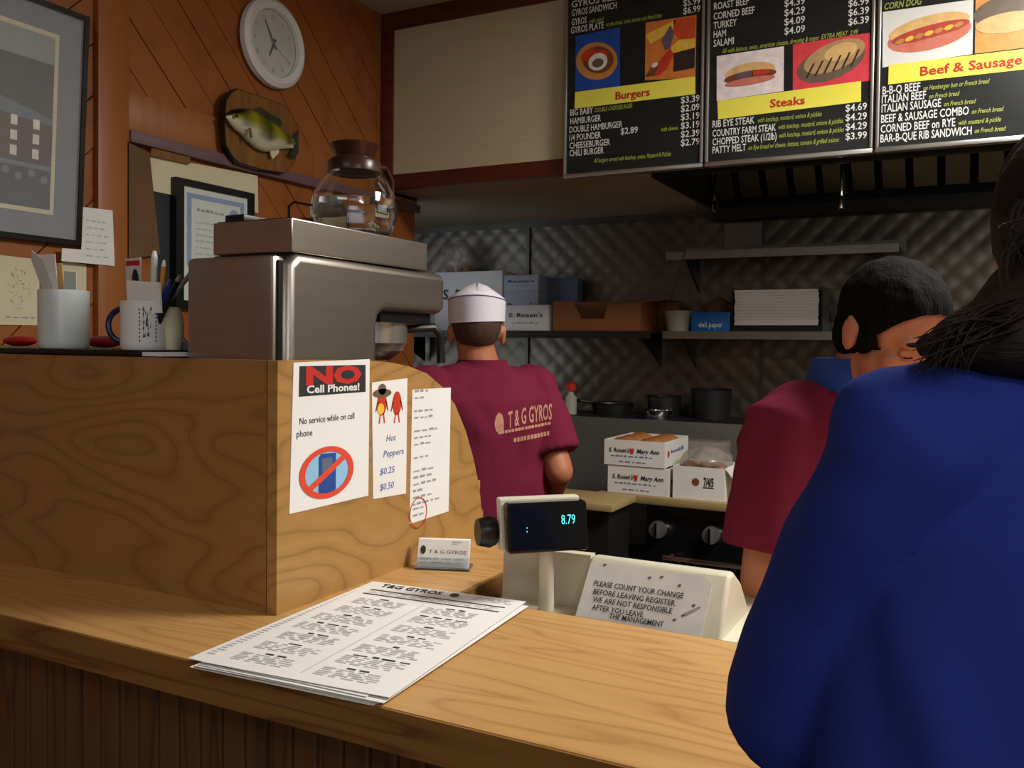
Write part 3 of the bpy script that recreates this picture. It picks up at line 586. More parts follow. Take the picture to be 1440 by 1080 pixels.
hp = [Vector((c2.x, 1.125, LZ+.044)) + vr*(r2-.002+.027*math.sin(t)) + Vector((0, 0, .03*math.cos(t))) for t in [PI*k/12 for k in range(13)]]
MB().tube(hp, .0055, 8).build('handle', 'handle_blue', mg)
pm = MB(); rnd = random.Random(11)
def mugdir(a): return -_f*math.cos(a)+_r*math.sin(a)
def mp_(a, h): d = mugdir(a); return Vector((c2.x, 1.125, LZ+h))+d*(r2+.0004)
for k in range(26):
    a, h = rnd.uniform(.28, .62), rnd.uniform(.018, .070); s = rnd.uniform(.03, .09); pm.poly([mp_(a, h), mp_(a+s, h+.002), mp_(a+s*.6, h+.010)])
for a in (.17, .86):
    for k in range(9): pm.poly([mp_(a, .014+k*.007), mp_(a+.05, .014+k*.007), mp_(a+.05, .018+k*.007), mp_(a, .018+k*.007)])
pm.build('printed_figure', 'handle_blue', mg, smooth=0)
card_at('card_stack', 'small white card standing in the printed mug', 'card', [(180, 440), (226, 440), (224, 397), (177, 394)], 1.112, 'paper', .004)
card_at('red_white_packet', 'red and white packet at the left in the printed mug', 'packet', [(179, 440), (198, 440), (197, 362), (176, 364)], 1.135, 'paper_grey', .003); card_at('red_label', 'small red label on the packet in the printed mug', 'label', [(177, 374), (196, 373), (196, 366), (177, 367)], 1.1345, 'red_plastic', .0004)
mat('orange', '#d98a20', .4, var=.05); mat('pen_blue', '#23357e', .3, var=.05); mat('pen_grey', '#77777c', .3, var=.05)
def pen(name, label, a, b, ya, yb, m, r=.004, tip=None):
    t = thing(name, label, 'pen', PY(*a, ya)); A, Bq = PY(*a, ya), PY(*b, yb); MB().tube([A, Bq], r, 8).build('barrel', m, t); d = (Bq-A).normalized()
    MB().tube([Bq, Bq+d*.012], [r*1.02, r*.5], 8).build('end', tip or 'black', t)
pen('ballpoint_pen', 'orange and white pen upright in the printed mug', (222, 470), (230, 375), 1.13, 1.14, 'orange', .0042, 'white'); pen('ballpoint_pen', 'blue pen leaning right in the printed mug', (215, 470), (236, 402), 1.12, 1.13, 'pen_blue', .0055, 'pen_blue')
pen('ballpoint_pen', 'dark pen with silver clip leaning right in the printed mug', (218, 465), (250, 395), 1.125, 1.125, 'black', .005, 'chrome'); pen('ballpoint_pen', 'long grey and black pen leaning far right over the mug rim', (224, 440), (268, 385), 1.135, 1.13, 'pen_grey', .0045, 'black')
pen('marker_pen', 'thick black marker between packet and card in the mug', (195, 465), (191, 388), 1.128, 1.135, 'black', .007, 'black'); pen('marker_pen', 'clear stick pen standing behind the white card', (215, 470), (217, 362), 1.14, 1.145, 'cert', .006, 'paper')
c3 = PY(240, 488, 1.16); MB().lathe([(0, 0), (.019, 0), (.024, .03), (.022, .06), (.016, .078), (.0, .08)], (c3.x, 1.16, LZ), 20).build('small_jar', 'cream', None, label='small cream jar tucked behind the printed mug', cat='jar')
for a, b, l in ((28, 479, 'red packet pile at the left behind the white cup'), (146, 482, 'red packet lying between the two cups')):
    q = PY(a, b, 1.25); o = MB(); o.ell((q.x, 1.25, LZ+.013), (.055, .02, .0125)); o.build('sauce_packet', 'red_plastic', None, label=l, cat='packet')
q = PY(258, 483, 1.2); box('blue_pad', 'cert_blue', None, q.x-.028, q.x+.02, 1.18, 1.24, LZ-.0002, LZ+.016, label='pale blue pad beside the coffee machine', cat='pad')

# ------------------------------------------------------------------ coffee machine
mx0, mx1, my0, my1 = -1.214, -1.0, 1.116, 1.612; mz = 1.17
cm = thing('coffee_machine', 'stainless steel coffee brewer with overhanging brew head', 'coffee machine', (-1.1, 1.36, mz))
prof = [(my0+.006, mz), (1.372, mz), (1.372, 1.50), (1.377, 1.522), (1.395, 1.533), (my1-.01, 1.533), (my1, 1.545), (my1, 1.606), (my1-.012, 1.619), (my0+.03, 1.6205), (my0+.006, 1.60)]
b = MB().prism([(mx0+.012, y, z) for y, z in prof], (mx1-mx0-.012, 0, 0)); o = b.build('brewer_body', 'steel', cm, smooth=30)
bv = o.modifiers.new('edge', 'BEVEL'); bv.width = .018; bv.segments = 5; bv.limit_method = 'ANGLE'; bv.angle_limit = math.radians(50)
box('rear_cover', 'steel', cm, mx0, mx1-.016, my0-.012, my0+.018, mz, 1.614, bev=.008); box('cover_seam', 'black', cm, mx1-.0165, mx1-.0125, my0-.004, my0+.02, mz, 1.605)
box('brew_head_underside', 'black', cm, mx0+.025, mx1-.02, 1.405, my1-.03, 1.512, 1.5335); MB().lathe([(.0, 0), (.04, 0), (.066, .018), (.070, .03), (.074, .034), (.076, .075)], ((mx0+mx1)/2+.005, 1.485, 1.437), 36).build('brew_funnel', 'alu', cm)
MB().tube([((mx0+mx1)/2+.05, 1.53, 1.50), (mx1-.012, 1.585, 1.505), (mx1-.006, 1.60, 1.49), (mx1-.004, 1.602, 1.43)], .009, 10).build('funnel_handle', 'black', cm)
box('base_plate', 'steel', cm, mx0+.012, mx1, 1.372, my1, mz, mz+.05, bev=.005); MB().lathe([(0, 0), (.075, 0), (.075, .008), (0, .01)], ((mx0+mx1)/2, 1.50, mz+.05), 28).build('warmer_plate', 'black', cm)
h = MB().box(mx0+.035, mx1-.001, my0+.015, 1.54, 1.6205, 1.676, bev=.002); h.build('water_hopper', 'steel', cm, smooth=20); box('hopper_lid', 'steel_dark', cm, mx0+.04, mx1-.006, my0+.02, 1.535, 1.676, 1.678)
def carafe(name, label, cx, cy, z, R, fill, ang):
    t = thing(name, label, 'coffee pot', (cx, cy, z)); s = R/.083
    pr_ = [(0, .0), (.060, .0), (.072, .008), (.082, .035), (.083, .05), (.078, .078), (.064, .104), (.048, .122), (.044, .128)]
    MB().lathe([(r*s, h*s) for r, h in pr_] + [((r-.002)*s, max(h, .002)*s) for r, h in pr_[::-1]], (cx, cy, z), 40).build('glass_bowl', 'glass', t, smooth=60)
    if fill: MB().lathe([(0, .004*s), (.058*s, .004*s), (.070*s, .011*s), (.0790*s, .036*s), (.0795*s, .05*s), (.0775*s, .066*s), (0, .066*s)], (cx, cy, z), 40).build('water' if fill == 'water' else 'coffee', fill, t, smooth=60)
    MB().lathe([(.046*s, .118*s), (.051*s, .121*s), (.051*s, .140*s), (.046*s, .146*s), (.036*s, .150*s), (.047*s, .174*s), (.044*s, .176*s), (.03*s, .15*s)], (cx, cy, z), 32).build('collar', 'brown_plastic', t, smooth=40)
    d = Vector((math.cos(ang), math.sin(ang), 0)); c = Vector((cx, cy, z))
    MB().tube([c+d*.045*s+Vector((0, 0, .138*s)), c+d*.078*s+Vector((0, 0, .142*s)), c+d*.094*s+Vector((0, 0, .12*s)), c+d*.099*s+Vector((0, 0, .05*s))], [.009*s, .008*s, .008*s, .006*s], 10, sq=.7).build('handle', 'brown_plastic', t)
    return t
carafe('glass_carafe', 'glass coffee pot of water on top of the coffee machine', -1.075, 1.392, 1.6785, .084, 'water', math.radians(78))
mat('coffee', '#1a0d06', .05, var=0); c2_ = carafe('glass_carafe', 'dark coffee filled glass pot under the brew head of the coffee machine', (mx0+mx1)/2, 1.50, mz+.061, .084, 'coffee', math.radians(35))
rd = thing('black_appliance', 'flat black appliance with wire handle on the coffee machine', 'appliance', (-1.17, 1.3, 1.6785))
box('case', 'black', rd, -1.212, -1.165, 1.19, 1.53, 1.6785, 1.700, bev=.003); box('dial_face', 'steel_dark', rd, -1.20, -1.17, 1.36, 1.53, 1.700, 1.716)
for y in (1.40, 1.45, 1.49): MB().lathe([(0, 0), (.008, 0), (.008, .006), (0, .007)], (-1.169, y, 1.708), 12, (1, 0, 0)).build('knob', 'black', rd)
MB().tube([(-1.185, 1.33, 1.700), (-1.185, 1.33, 1.735), (-1.185, 1.345, 1.745), (-1.185, 1.52, 1.748), (-1.185, 1.528, 1.74), (-1.185, 1.528, 1.70)], .0025, 8).build('handle', 'black', rd)
# ------------------------------------------------------------------ notices on the divider end
def notice(name, label, cat, pxs, X=EX+.0012):
    t = thing(name, label, cat, PX(*pxs[0], X)); q = [PX(a, b, X) for a, b in pxs]
    MB().prism([Vector((EX+.0002, v.y, v.z)) for v in q], (.0010, 0, 0)).build('sheet', 'paper', t, smooth=0)
    return t, Print(t, (X, 0, 0), YV, ZV, .0003)
t, p = notice('phone_notice', 'white No Cell Phones notice on the divider end panel', 'sign', [(407, 723), (518, 697), (520, 505), (413, 510)])
p.quad([(420, 558), (514, 551), (514, 513), (421, 515)], 'ink', 1, 'banner'); p.tpx('NO', (430, 541), 508, 24, 'ink_red', layer=2, bold=.05, name='red_lettering'); p.tpx('Cell Phones!', (431, 553), 505, 10.5, 'white', layer=2, bold=.03, name='white_lettering')
p.tpx('No service while on cell', (421, 597), 498, 9.5, 'ink', bold=0); p.tpx('phone', (417, 615), 439, 9.5, 'ink', bold=0)
c = p.uv(460, 664); r_ = .069; mat('sky_blue', '#8fc0e0', .6, var=.1); mat('ban_red', '#dd4a30', .6, var=.04); mat('phone_blue', '#2c4a90', .5, var=.2)
p.disc(*c, r_*.9, r_*.9*.62, 'sky_blue', 1, 0, 'emblem')
s = .62
def E_(u, v): return (c[0]+u, c[1]+v)
p.poly([E_(-.022, -.032), E_(.016, -.036), E_(.022, -.030), E_(.022, .030), E_(-.016, .032), E_(-.022, .026)], 'phone_blue', 2, 'emblem'); p.poly([E_(-.014, .0), E_(.012, -.002), E_(.012, .024), E_(-.014, .024)], 'pic_roof', 3, 'emblem')
mbr = p._mb('prohibition_sign', 'ban_red')
for k in range(40):
    a, b = 2*PI*k/40, 2*PI*(k+1)/40; mbr.poly([p.W(c[0]+q*math.cos(tt), c[1]+q*s*math.sin(tt), 4) for q, tt in ((r_, a), (r_, b), (r_*.80, b), (r_*.80, a))])
p.poly([E_(-.055, -.022), E_(-.047, -.030), E_(.055, .022), E_(.047, .030)], 'ban_red', 5, 'prohibition_sign'); p.flush()
t, p = notice('hot_peppers_notice', 'narrow Hot Peppers price notice beside the phone notice', 'sign', [(525, 702), (571, 694), (573, 532), (523, 538)])
for cx_, hat in ((537, True), (558, False)):
    c = p.uv(cx_, 567); p.disc(c[0], c[1], .014, .022, 'tomato', 2, 0, 'pepper_picture')
    for s_ in (-1, 1): p.poly([(c[0]+s_*.003, c[1]-.018), (c[0]+s_*.006, c[1]-.018), (c[0]+s_*.010, c[1]-.036), (c[0]+s_*.006, c[1]-.036)], 'tomato', 2, 'pepper_picture'); p.poly([(c[0]+s_*.010, c[1]+.004), (c[0]+s_*.014, c[1]+.004), (c[0]+s_*.020, c[1]-.014), (c[0]+s_*.017, c[1]-.014)], 'meat', 2, 'pepper_picture')
    if hat: p.disc(c[0], c[1]+.018, .028, .008, 'steak_dark', 3, 0, 'pepper_picture'); p.disc(c[0], c[1]+.025, .012, .010, 'steak_dark', 3, 0, 'pepper_picture'); p.disc(c[0]-.004, c[1]-.010, .010, .010, 'cheese', 3, 0, 'pepper_picture')
for s_, q, x1 in (('Hot', (543, 621), 556), ('Peppers', (539, 643), 567), ('$0.25', (534, 668), 554), ('$0.50', (534, 690), 553)): p.tpx(s_, q, x1, 9, 'ink_blue', shear=.2, bold=0)
p.flush()
t, p = notice('price_list', 'long narrow price list with a red circle near its foot', 'sign', [(576, 737), (631, 719), (634, 545), (580, 548)])
for i, n_ in enumerate((3, 2, 0, 4, 4, 0, 6, 4, 4, 0, 4, 0, 5, 4, 5, 2, 5, 6)):
    if n_: u, v = p.uv(583-i*.15, 554+i*9.4); scribble(p, u, v, u+n_*.016, v+.006, 1, 'ink_grey', .005, 40+i)
c = p.uv(588, 721); p.ring(c[0], c[1], .030, .0022, 'ink_red', 3, name='red_circle'); scribble(p, c[0]-.018, c[1]-.012, c[0]+.018, c[1]+.014, 2, 'ink_grey', .005, 77); p.flush()

# ------------------------------------------------------------------ business cards
hA, hB = PZ(583, 801, CT), PZ(660, 804, CT); U = (hB-hA); wd = U.length; U.normalize(); Nn = Vector((U.y, -U.x, 0)); Vv = (ZV_ := Vector((0, 0, 1)))*.93 - Nn*.36
ch = thing('card_holder', 'clear stand of white business cards on the counter', 'card holder', (hA+hB)/2)
mat('acrylic', '#e8eef0', .08, var=0, trans=.9, ior=1.45)
MB().prism([hA, hA-Nn*.045, hA-Nn*.045+Vector((0, 0, .004)), hA+Vector((0, 0, .004))], U*wd).build('base', 'acrylic', ch, smooth=0); MB().prism([hA+Vector((0, 0, .004)), hB+Vector((0, 0, .004)), hB+Vector((0, 0, .004))+Vv*.020, hA+Vector((0, 0, .004))+Vv*.020], Nn*.002).build('front_lip', 'acrylic', ch, smooth=0)
o0 = hA-Nn*.004+Vector((0, 0, .0045))
cs = MB().prism([o0+U*.003, o0+U*(wd-.003), o0+U*(wd-.003)+Vv*.052, o0+U*.003+Vv*.052], -Nn*.012).build('card_stack', 'paper', ch, smooth=0)
p = Print(cs, o0, U, Vv, .0005); p.text('T & G GYROS', .024, .026, .0062, 'ink', width=wd-.032, bold=0); p.disc(.013, .032, .005, .008, 'ink', 2, 0, 'emblem'); scribble(p, wd-.036, .042, wd-.008, .049, 2, 'faint', .002, 6); scribble(p, .008, .004, wd-.012, .018, 2, 'faint', .003, 2); p.flush()

# ------------------------------------------------------------------ paper menus
def menu(ox, oy, z, ang, label, printed, dx=0, seed=0):
    c, s = math.cos(ang), math.sin(ang); U, Vv = Vector((c, s, 0)), Vector((-s, c, 0)); O = Vector((ox, oy, z)); w_, h_ = .279, .424
    t = thing('paper_menu', label, 'menu', O+U*w_/2+Vv*h_/2, group='stack of paper menus')
    MB().prism([O, O+U*w_, O+U*w_+Vv*h_, O+Vv*h_], (0, 0, .0007)).build('sheet', 'paper', t, smooth=0)
    if printed:
        p = Print(t, O+Vector((0, 0, .0008)), U, Vv, .0003); rnd = random.Random(seed)
        p.text('T&G GYROS', .022, h_-.026, .017, 'ink', width=.115, bold=.03); p.disc(.16, h_-.018, .008, .011, 'ink', 2, .4, 'emblem'); scribble(p, .195, h_-.032, .265, h_-.010, 3, 'faint', .0035, 3)
        for v in (.048, .072): p.rect(.018, h_-v, .262, h_-v+.0045, 'ink', 1, 'rules')
        scribble(p, .02, h_-.066, .26, h_-.050, 2, 'faint', .003, 4)
        for u0, u1, heads in ((.018, .132, ('GYROS', 'BURGERS', 'HOT DOGS', 'BEEF & SAUSAGE', 'CHICKEN', 'SALADS', 'DINNERS')), (.150, .262, ('SANDWICHES', 'BREAKFAST SPECIALS', 'SIDES', 'STEAKS', 'FISH', 'SUBS & SANDWICHES', 'BEVERAGES'))):
            n = len(heads)
            for i, hd_ in enumerate(heads):
                v1 = h_-.082-i*(h_-.10)/n; hh = (h_-.10)/n; wdt = .0050*len(hd_); scribble(p, (u0+u1)/2-wdt/2, v1-.013, (u0+u1)/2+wdt/2, v1-.007, 1, 'ink', .0058, seed*5+i)
                scribble(p, u0+rnd.uniform(0, .01), v1-hh+.003, u1-.012, v1-.013, 5, 'faint', .0042, seed*9+i)
        p.rect(.139, .02, .1405, h_-.085, 'faint', 1, 'rules'); p.flush()
    elif printed is None:
        p = Print(t, O+Vector((0, 0, .0008)), U, Vv, .0003); scribble(p, .008, .02, .05, h_-.05, 40, 'faint', .0045, 5); p.flush()
mo = PZ(283, 931, CT+.008)
for i, wh_ in enumerate(('lowest', 'second lowest', 'third lowest', 'fourth lowest')): menu(mo.x-.014+.004*i, mo.y-.006+.003*(i % 2), CT+.0006+.0014*i, math.radians(3.2+.5*(i % 3)), wh_+' white paper menu of the stack on the counter', False)
menu(mo.x-.028, mo.y+.004, CT+.0064, math.radians(2.2), 'paper menu second from top, its printed left margin sticking out', None)
menu(mo.x, mo.y, CT+.0082, math.radians(4.6), 'topmost printed paper menu of the stack on the counter', True, seed=2)

# ------------------------------------------------------------------ cash register
rg = thing('cash_register', 'ivory cash register with a change notice taped to its back', 'cash register', (-.5, 1.45, .90))
rx0, rx1 = -.712, -.320; zt = 1.124
def sideprof(x): return [(x, 1.283, .90), (x, 1.283, 1.03), (x, 1.345, 1.118), (x, 1.352, zt), (x, 1.372, zt-.002), (x, 1.42, 1.095), (x, 1.46, 1.055), (x, 1.49, 1.02), (x, 1.66, .97), (x, 1.66, .90)]
nx_ = PY(813, 800, 1.30).x
o = MB().prism(sideprof(nx_), (rx1-nx_, 0, 0)).build('main_housing', 'ivory', rg, smooth=30); bv = o.modifiers.new('edge', 'BEVEL'); bv.width = .007; bv.segments = 3; bv.limit_method = 'ANGLE'; bv.angle_limit = math.radians(40)
notch = [(1.352, .90), (1.352, zt), (1.372, zt-.002), (1.42, 1.095), (1.46, 1.055), (1.49, 1.02), (1.66, .97), (1.66, .90)]
q0 = PY(700, 785, 1.352)
MB().prism([(nx_, 1.352, .90), (nx_, 1.352, zt), (q0.x+.012, 1.352, zt-.004), (rx0-.006, 1.352, 1.03), (rx0-.006, 1.352, .90)], (0, .02, 0)).build('recess_wall', 'ivory', rg, smooth=30)
MB().prism([(rx0, y, z-.003) for y, z in notch[2:]] + [(rx0, 1.372, .90)], (nx_-rx0, 0, 0)).build('left_housing', 'ivory', rg, smooth=30)
box('recess_floor', 'ivory', rg, rx0-.004, nx_, 1.268, 1.352, .90, 1.034, bev=.004)
box('base_flange', 'ivory', rg, -.36, -.300, 1.268, 1.66, .90, 1.035, bev=.004)
pc = PY(768, 850, 1.305); MB().lathe([(.0, 0), (.0135, 0), (.0125, .03), (.0125, .12), (0, .12)], (pc.x, 1.305, 1.034), 20).build('display_pole', 'ivory', rg)
a0, a1 = PY(706, 785, 1.28), PY(818, 702, 1.28)
# customer display, turned a little to the left
dc = Vector(((a0.x+a1.x)/2, 1.30, 1.176)); du = Vector((.71, .70, 0)).normalized(); dn = Vector((du.y, -du.x, 0)); dvv = Vector((0, 0, 1))*.985+dn*-.17; dvv.normalize(); dw, dh = .138, .080
ds = thing('customer_display', 'black pole display showing blue green digits above the register', 'display', dc-dvv*dh/2)
def dbox(nm, m, u0, u1, v0, v1, n0, n1, bev=.003):
    mb = MB().prism([dc+du*u+dvv*v+dn*n0 for u, v in ((u0, v0), (u1, v0), (u1, v1), (u0, v1))], dn*(n1-n0)); o = mb.build(nm, m, ds, smooth=0); b = o.modifiers.new('edge', 'BEVEL'); b.width = bev; b.segments = 2; return o
mat('smoked', '#0c0f12', .12, var=.1); dbox('rear_shell', 'ivory', -dw/2-.006, dw/2-.004, -dh/2, dh/2+.005, -.03, -.012); dbox('front_window', 'smoked', -dw/2, dw/2, -dh/2, dh/2, -.012, .012, .005)
MB().lathe([(0, 0), (.022, 0), (.026, .012), (.022, .03), (0, .03)], dc-du*(dw/2+.008)-dn*.035-dvv*.012, 16, -du).build('tilt_knob', 'black', ds)
mat('sheen', '#33363a', .1, var=0); p = Print(ds, dc+dn*.0124, du, dvv, .0003); dg_ = emis('digits', '#3fc9d8', 1.3); p.text('8.79', .022, .004, .015, dg_, width=.024, bold=.0, name='digits'); p.text(':', -.038, -.006, .012, dg_, width=.0015, name='digits'); p.flush()
# taped notice
A, Bq = PY(806, 866, 1.2815), PY(984, 897, 1.2815); dS = Vector((0, .055, .12)).normalized()
sg = thing('register_notice', 'worn white change notice taped to the register', 'sign', (-.45, 1.28, 1.04))
# sits on the sloping rear face
O = Vector((nx_+.004, 1.2815, 1.0225)); Uv = Vector((1, 0, 0)); Vs = Vector((0, .062, .088)).normalized(); O2 = Vector((nx_+.002, 1.283-.0022, 1.03+.0015)); wS, hS = .203, .104
MB().prism([O2, O2+Uv*wS, O2+Uv*(wS+.003)+Vs*(hS-.012), O2+Uv*(wS-.01)+Vs*hS, O2+Uv*.004+Vs*hS], Uv.cross(Vs)*.0012).build('sheet', 'paper_grey', sg, smooth=0)
mat('sign_paper', '#dcdad6', .5, var=.06, vscale=25)
sg.children[0].data.materials[0] = MATS['sign_paper']
p = Print(sg, O2+Uv.cross(Vs)*.0013, Uv, Vs, .0003)
for px0, py0, x1, s_ in ((835, 823.5, 964, 'PLEASE COUNT YOUR CHANGE'), (834, 835, 954, 'BEFORE LEAVING REGISTER.'), (833, 846, 948, 'WE ARE NOT RESPONSIBLE'), (832, 857, 908, 'AFTER YOU LEAVE.'), (856, 869.5, 935, 'THE MANAGEMENT')): p.tpx(s_, (px0, py0), x1, 7.5, 'ink', bold=.012)
for px, py in ((850, 795), (913, 813), (930, 812), (955, 824), (975, 852), (960, 866), (948, 872)):
    c = p.uv(px, py); p.poly([(c[0]-.003, c[1]), (c[0]+.001, c[1]-.002), (c[0]+.004, c[1]+.002), (c[0], c[1]+.003)], 'steak_dark', 1, 'scuff')
c = p.uv(962, 862); p.poly([c, (c[0]+.004, c[1]-.004), (c[0]+.024, c[1]+.012), (c[0]+.022, c[1]+.014)], 'ink_grey', 1, 'scuff'); p.flush()
q = PZ(690, 742, 1.05); box('receipt_paper', 'paper', None, q.x-.05, q.x+.012, 1.60, 1.66, CT, CT+.045, label='white paper block on the counter behind the display', cat='paper')

# ------------------------------------------------------------------ kitchen
mat('cutting_board', '#a08a5c', .6, var=.08); mat('enamel_black', '#0f0f10', .25, var=.2); mat('bin_white', '#d8d5cf', .6, var=.05); mat('roll', '#9c6230', .6, var=.3, vscale=20, bump=.3, bscale=50)
mat('kraft', '#8a552c', .8, var=.1); mat('plastic_bag', '#a59a90', .14, var=.2, vscale=30, alpha=.5, spec=.8); mat('tub', '#a9a898', .4, var=.08); mat('carton_grey', '#9a9fa8', .6, var=.08); mat('carton_blue', '#566478', .6, var=.1)
tb = thing('prep_table', 'prep table with a tan cutting board top beside the stove', 'table', (-1.6, 3.0, 0))
box('cutting_board', 'cutting_board', tb, -2.1, -1.092, 2.86, 3.11, .895, .92, bev=.004); box('cabinet', 'steel_dark', tb, -2.08, -1.12, 2.90, 3.11, .0, .895)
sv = thing('cooking_range', 'black commercial range with chrome knobs and a front ledge', 'stove', (-.3, 3.5, 0))
box('oven_body', 'enamel_black', sv, -1.07, 1.2, 3.16, 3.62, .1, .885, bev=.006); box('front_ledge', 'cutting_board', sv, -1.255, 1.2, 3.115, 3.66, .887, .918, bev=.006); box('oven_door', 'enamel_black', sv, -1.03, -.25, 3.14, 3.16, .2, .66, bev=.006)
for px, py in ((925, 745), (1000, 753)):
    q = PY(px, py, 3.14); k = MB().lathe([(0, 0), (.028, 0), (.033, .012), (.03, .034), (0, .036)], (q.x, 3.16, q.z), 24, (0, -1, 0)).build('knob', 'alu', sv); box('knob_grip', 'chrome', k, q.x-.004, q.x+.004, 3.112, 3.13, q.z-.028, q.z+.028)
q = PY(940, 785, 3.10); MB().tube([(q.x-.02, 3.10, q.z), (-.3, 3.10, q.z)], .010, 10).build('oven_handle', 'chrome', sv)
for x in (q.x, -.33): MB().tube([(x, 3.10, q.z), (x, 3.15, q.z)], .007, 8).build('handle_post', 'steel', sv)
for x in (-1.03, 1.16): MB().tube([(x, 3.25, 0), (x, 3.25, .1)], .02, 10).build('leg', 'steel_dark', sv)
gr = thing('griddle', 'stainless griddle with a flat front below the quilted wall', 'griddle', (-1.2, 3.9, 0))
mat('steel_flat', '#77766f', .5, .7, var=.06); box('front_panel', 'steel_flat', gr, -2.6, .9, 3.70, 3.72, .60, 1.149); box('griddle_top', 'hood_black', gr, -2.6, .9, 3.72, 4.08, 1.10, 1.1495); box('cabinet', 'steel_dark', gr, -2.6, .9, 3.72, 4.08, 0, 1.10)
# pots and bottles on the griddle
def pan(name, label, px, py, y, r, hgt, m='steel_dark', hd=None):
    q = PY(px, py, y); t = thing(name, label, 'pan', (q.x, y, 1.15)); MB().lathe([(0, 0), (r*.9, 0), (r, hgt), (r+.006, hgt+.004), (r-.004, hgt), (r*.86, .006), (0, .006)], (q.x, y, 1.15), 28).build('pan_body', m, t)
    if hd: MB().tube([(q.x+hd*r, y, 1.15+hgt), (q.x+hd*(r+.17), y-.04, 1.15+hgt+.02)], .008, 8).build('handle', 'chrome', t)
pan('frying_pan', 'dark frying pan with a shiny handle at the left of the griddle', 862, 560, 3.92, .10, .05, 'hood_steel', -1); pan('sauce_pan', 'dark saucepan in the middle of the griddle', 934, 565, 3.96, .08, .09, 'hood_steel'); pan('frying_pan', 'shiny shallow pan behind the bread boxes', 925, 572, 3.80, .065, .035, 'chrome')
pan('stock_pot', 'tall dark pot at the right of the griddle near the clerk', 1000, 570, 3.94, .09, .13, 'hood_black')
def bottle(name, label, px, py, y, m, cap_m, h, r):
    q = PY(px, py, y); t = thing(name, label, 'bottle', (q.x, y, 1.15)); MB().lathe([(0, 0), (r, 0), (r, h*.7), (r*.5, h*.85), (r*.45, h), (0, h)], (q.x, y, 1.15), 20).build('bottle_body', m, t); MB().lathe([(0, h), (r*.9, h), (r*.9, h+.03), (r*.3, h+.04), (0, h+.04)], (q.x, y, 1.15), 20).build('cap', cap_m, t)
bottle('squeeze_bottle', 'clear squeeze bottle with a red cap beside the cook', 803, 540, 3.80, 'tub', 'red_plastic', .11, .028); bottle('squeeze_bottle', 'squeeze bottle with a yellow cap just behind the cook', 773, 523, 3.9, 'tub', 'yellow', .15, .02)
q = PY(1000, 605, 3.68); tk = MB(); tk.box(q.x-.1, q.x+.1, 3.48, 3.62, .9185, 1.09, bev=.004); tk.build('clear_bin', 'plastic_bag', None, label='clear plastic bin behind the white carton on the range', cat='bin')
# bread trays on the range ledge
def bread_box(label, pl, pr_, z0, hgt, dep, y, rolls):
    a, b = PY(*pl, y), PY(*pr_, y); x0, x1 = a.x, b.x; t = thing('bread_box', label, 'bread box', ((x0+x1)/2, y+dep/2, z0), group='white bread boxes on the range')
    for nm, q in (('front_side', (x0, x1, y, y+.004, z0, z0+hgt)), ('rear_side', (x0, x1, y+dep-.004, y+dep, z0, z0+hgt)), ('left_side', (x0, x0+.004, y+.004, y+dep-.004, z0, z0+hgt)), ('right_side', (x1-.004, x1, y+.004, y+dep-.004, z0, z0+hgt)), ('bottom', (x0+.004, x1-.004, y+.004, y+dep-.004, z0, z0+.004))): box(nm, 'bin_white', t, *q)
    p = Print(t, (x0, y, z0), (1, 0, 0), ZV, .0008); w1 = x1-x0; p.text("S. Rosen's", .02*w1/.25, hgt*.52, hgt*.16, 'ink', width=w1*.34, bold=.02, shear=.15); p.text('Mary Ann', w1*.55, hgt*.52, hgt*.16, 'ink', width=w1*.36, bold=.02, shear=.15); p.poly([(w1*.44, hgt*.48), (w1*.49, hgt*.48), (w1*.5, hgt*.72), (w1*.465, hgt*.66), (w1*.43, hgt*.72)], 'ink_red', 2, 'emblem'); scribble(p, w1*.12, hgt*.26, w1*.85, hgt*.42, 1, 'ink_blue', .006, 3); scribble(p, w1*.25, hgt*.08, w1*.75, hgt*.16, 1, 'ink_blue', .005, 5); p.flush()
    p = Print(t, (x1, y, z0), (0, 1, 0), ZV, .0008); scribble(p, dep*.25, hgt*.35, dep*.8, hgt*.65, 1, 'ink_blue', .018, 9); p.disc(dep*.15, hgt*.5, .012, .014, 'ink_red', 1, 0, 'emblem'); p.flush()
    return x0, x1
yb = 3.135; zb = .9185
x0, x1 = bread_box('lower white bread box of the pair on the range', (855, 650), (941, 655), zb, .104, .25, yb, 0)
z2 = zb+.105; x0, x1 = bread_box('upper white bread box full of brown rolls on the range', (850, 620), (935, 625), z2, .095, .30, yb-.004, 8)
for i in range(2):
    for j in range(3):
        cx_, cy_ = x0+.060+i*.108, yb+.055+j*.092; o = MB(); o.ell((cx_, cy_, z2+.074), (.052, .044, .030)); o.build('bread_roll', 'roll', None, label='brown roll at the '+('front', 'middle', 'back')[j]+(' left', ' right')[i]+' of the upper white bread box', cat='bread roll', group='rolls in the bread box')
a, b = PY(944, 690, 3.14), PY(1012, 645, 3.14); wb = thing('white_carton', 'open white carton with a black stamp holding a bag of buns', 'carton', ((a.x+b.x)/2, 3.24, zb))
wx0, wx1, wy0, wy1, wh = a.x+.006, b.x+.02, 3.137, 3.36, .118
for nm, q in (('front_side', (wx0, wx1, wy0, wy0+.004, zb, zb+wh)), ('rear_side', (wx0, wx1, wy1-.004, wy1, zb, zb+wh)), ('left_side', (wx0, wx0+.004, wy0+.004, wy1-.004, zb, zb+wh)), ('right_side', (wx1-.004, wx1, wy0+.004, wy1-.004, zb, zb+wh))): box(nm, 'bin_white', wb, *q)
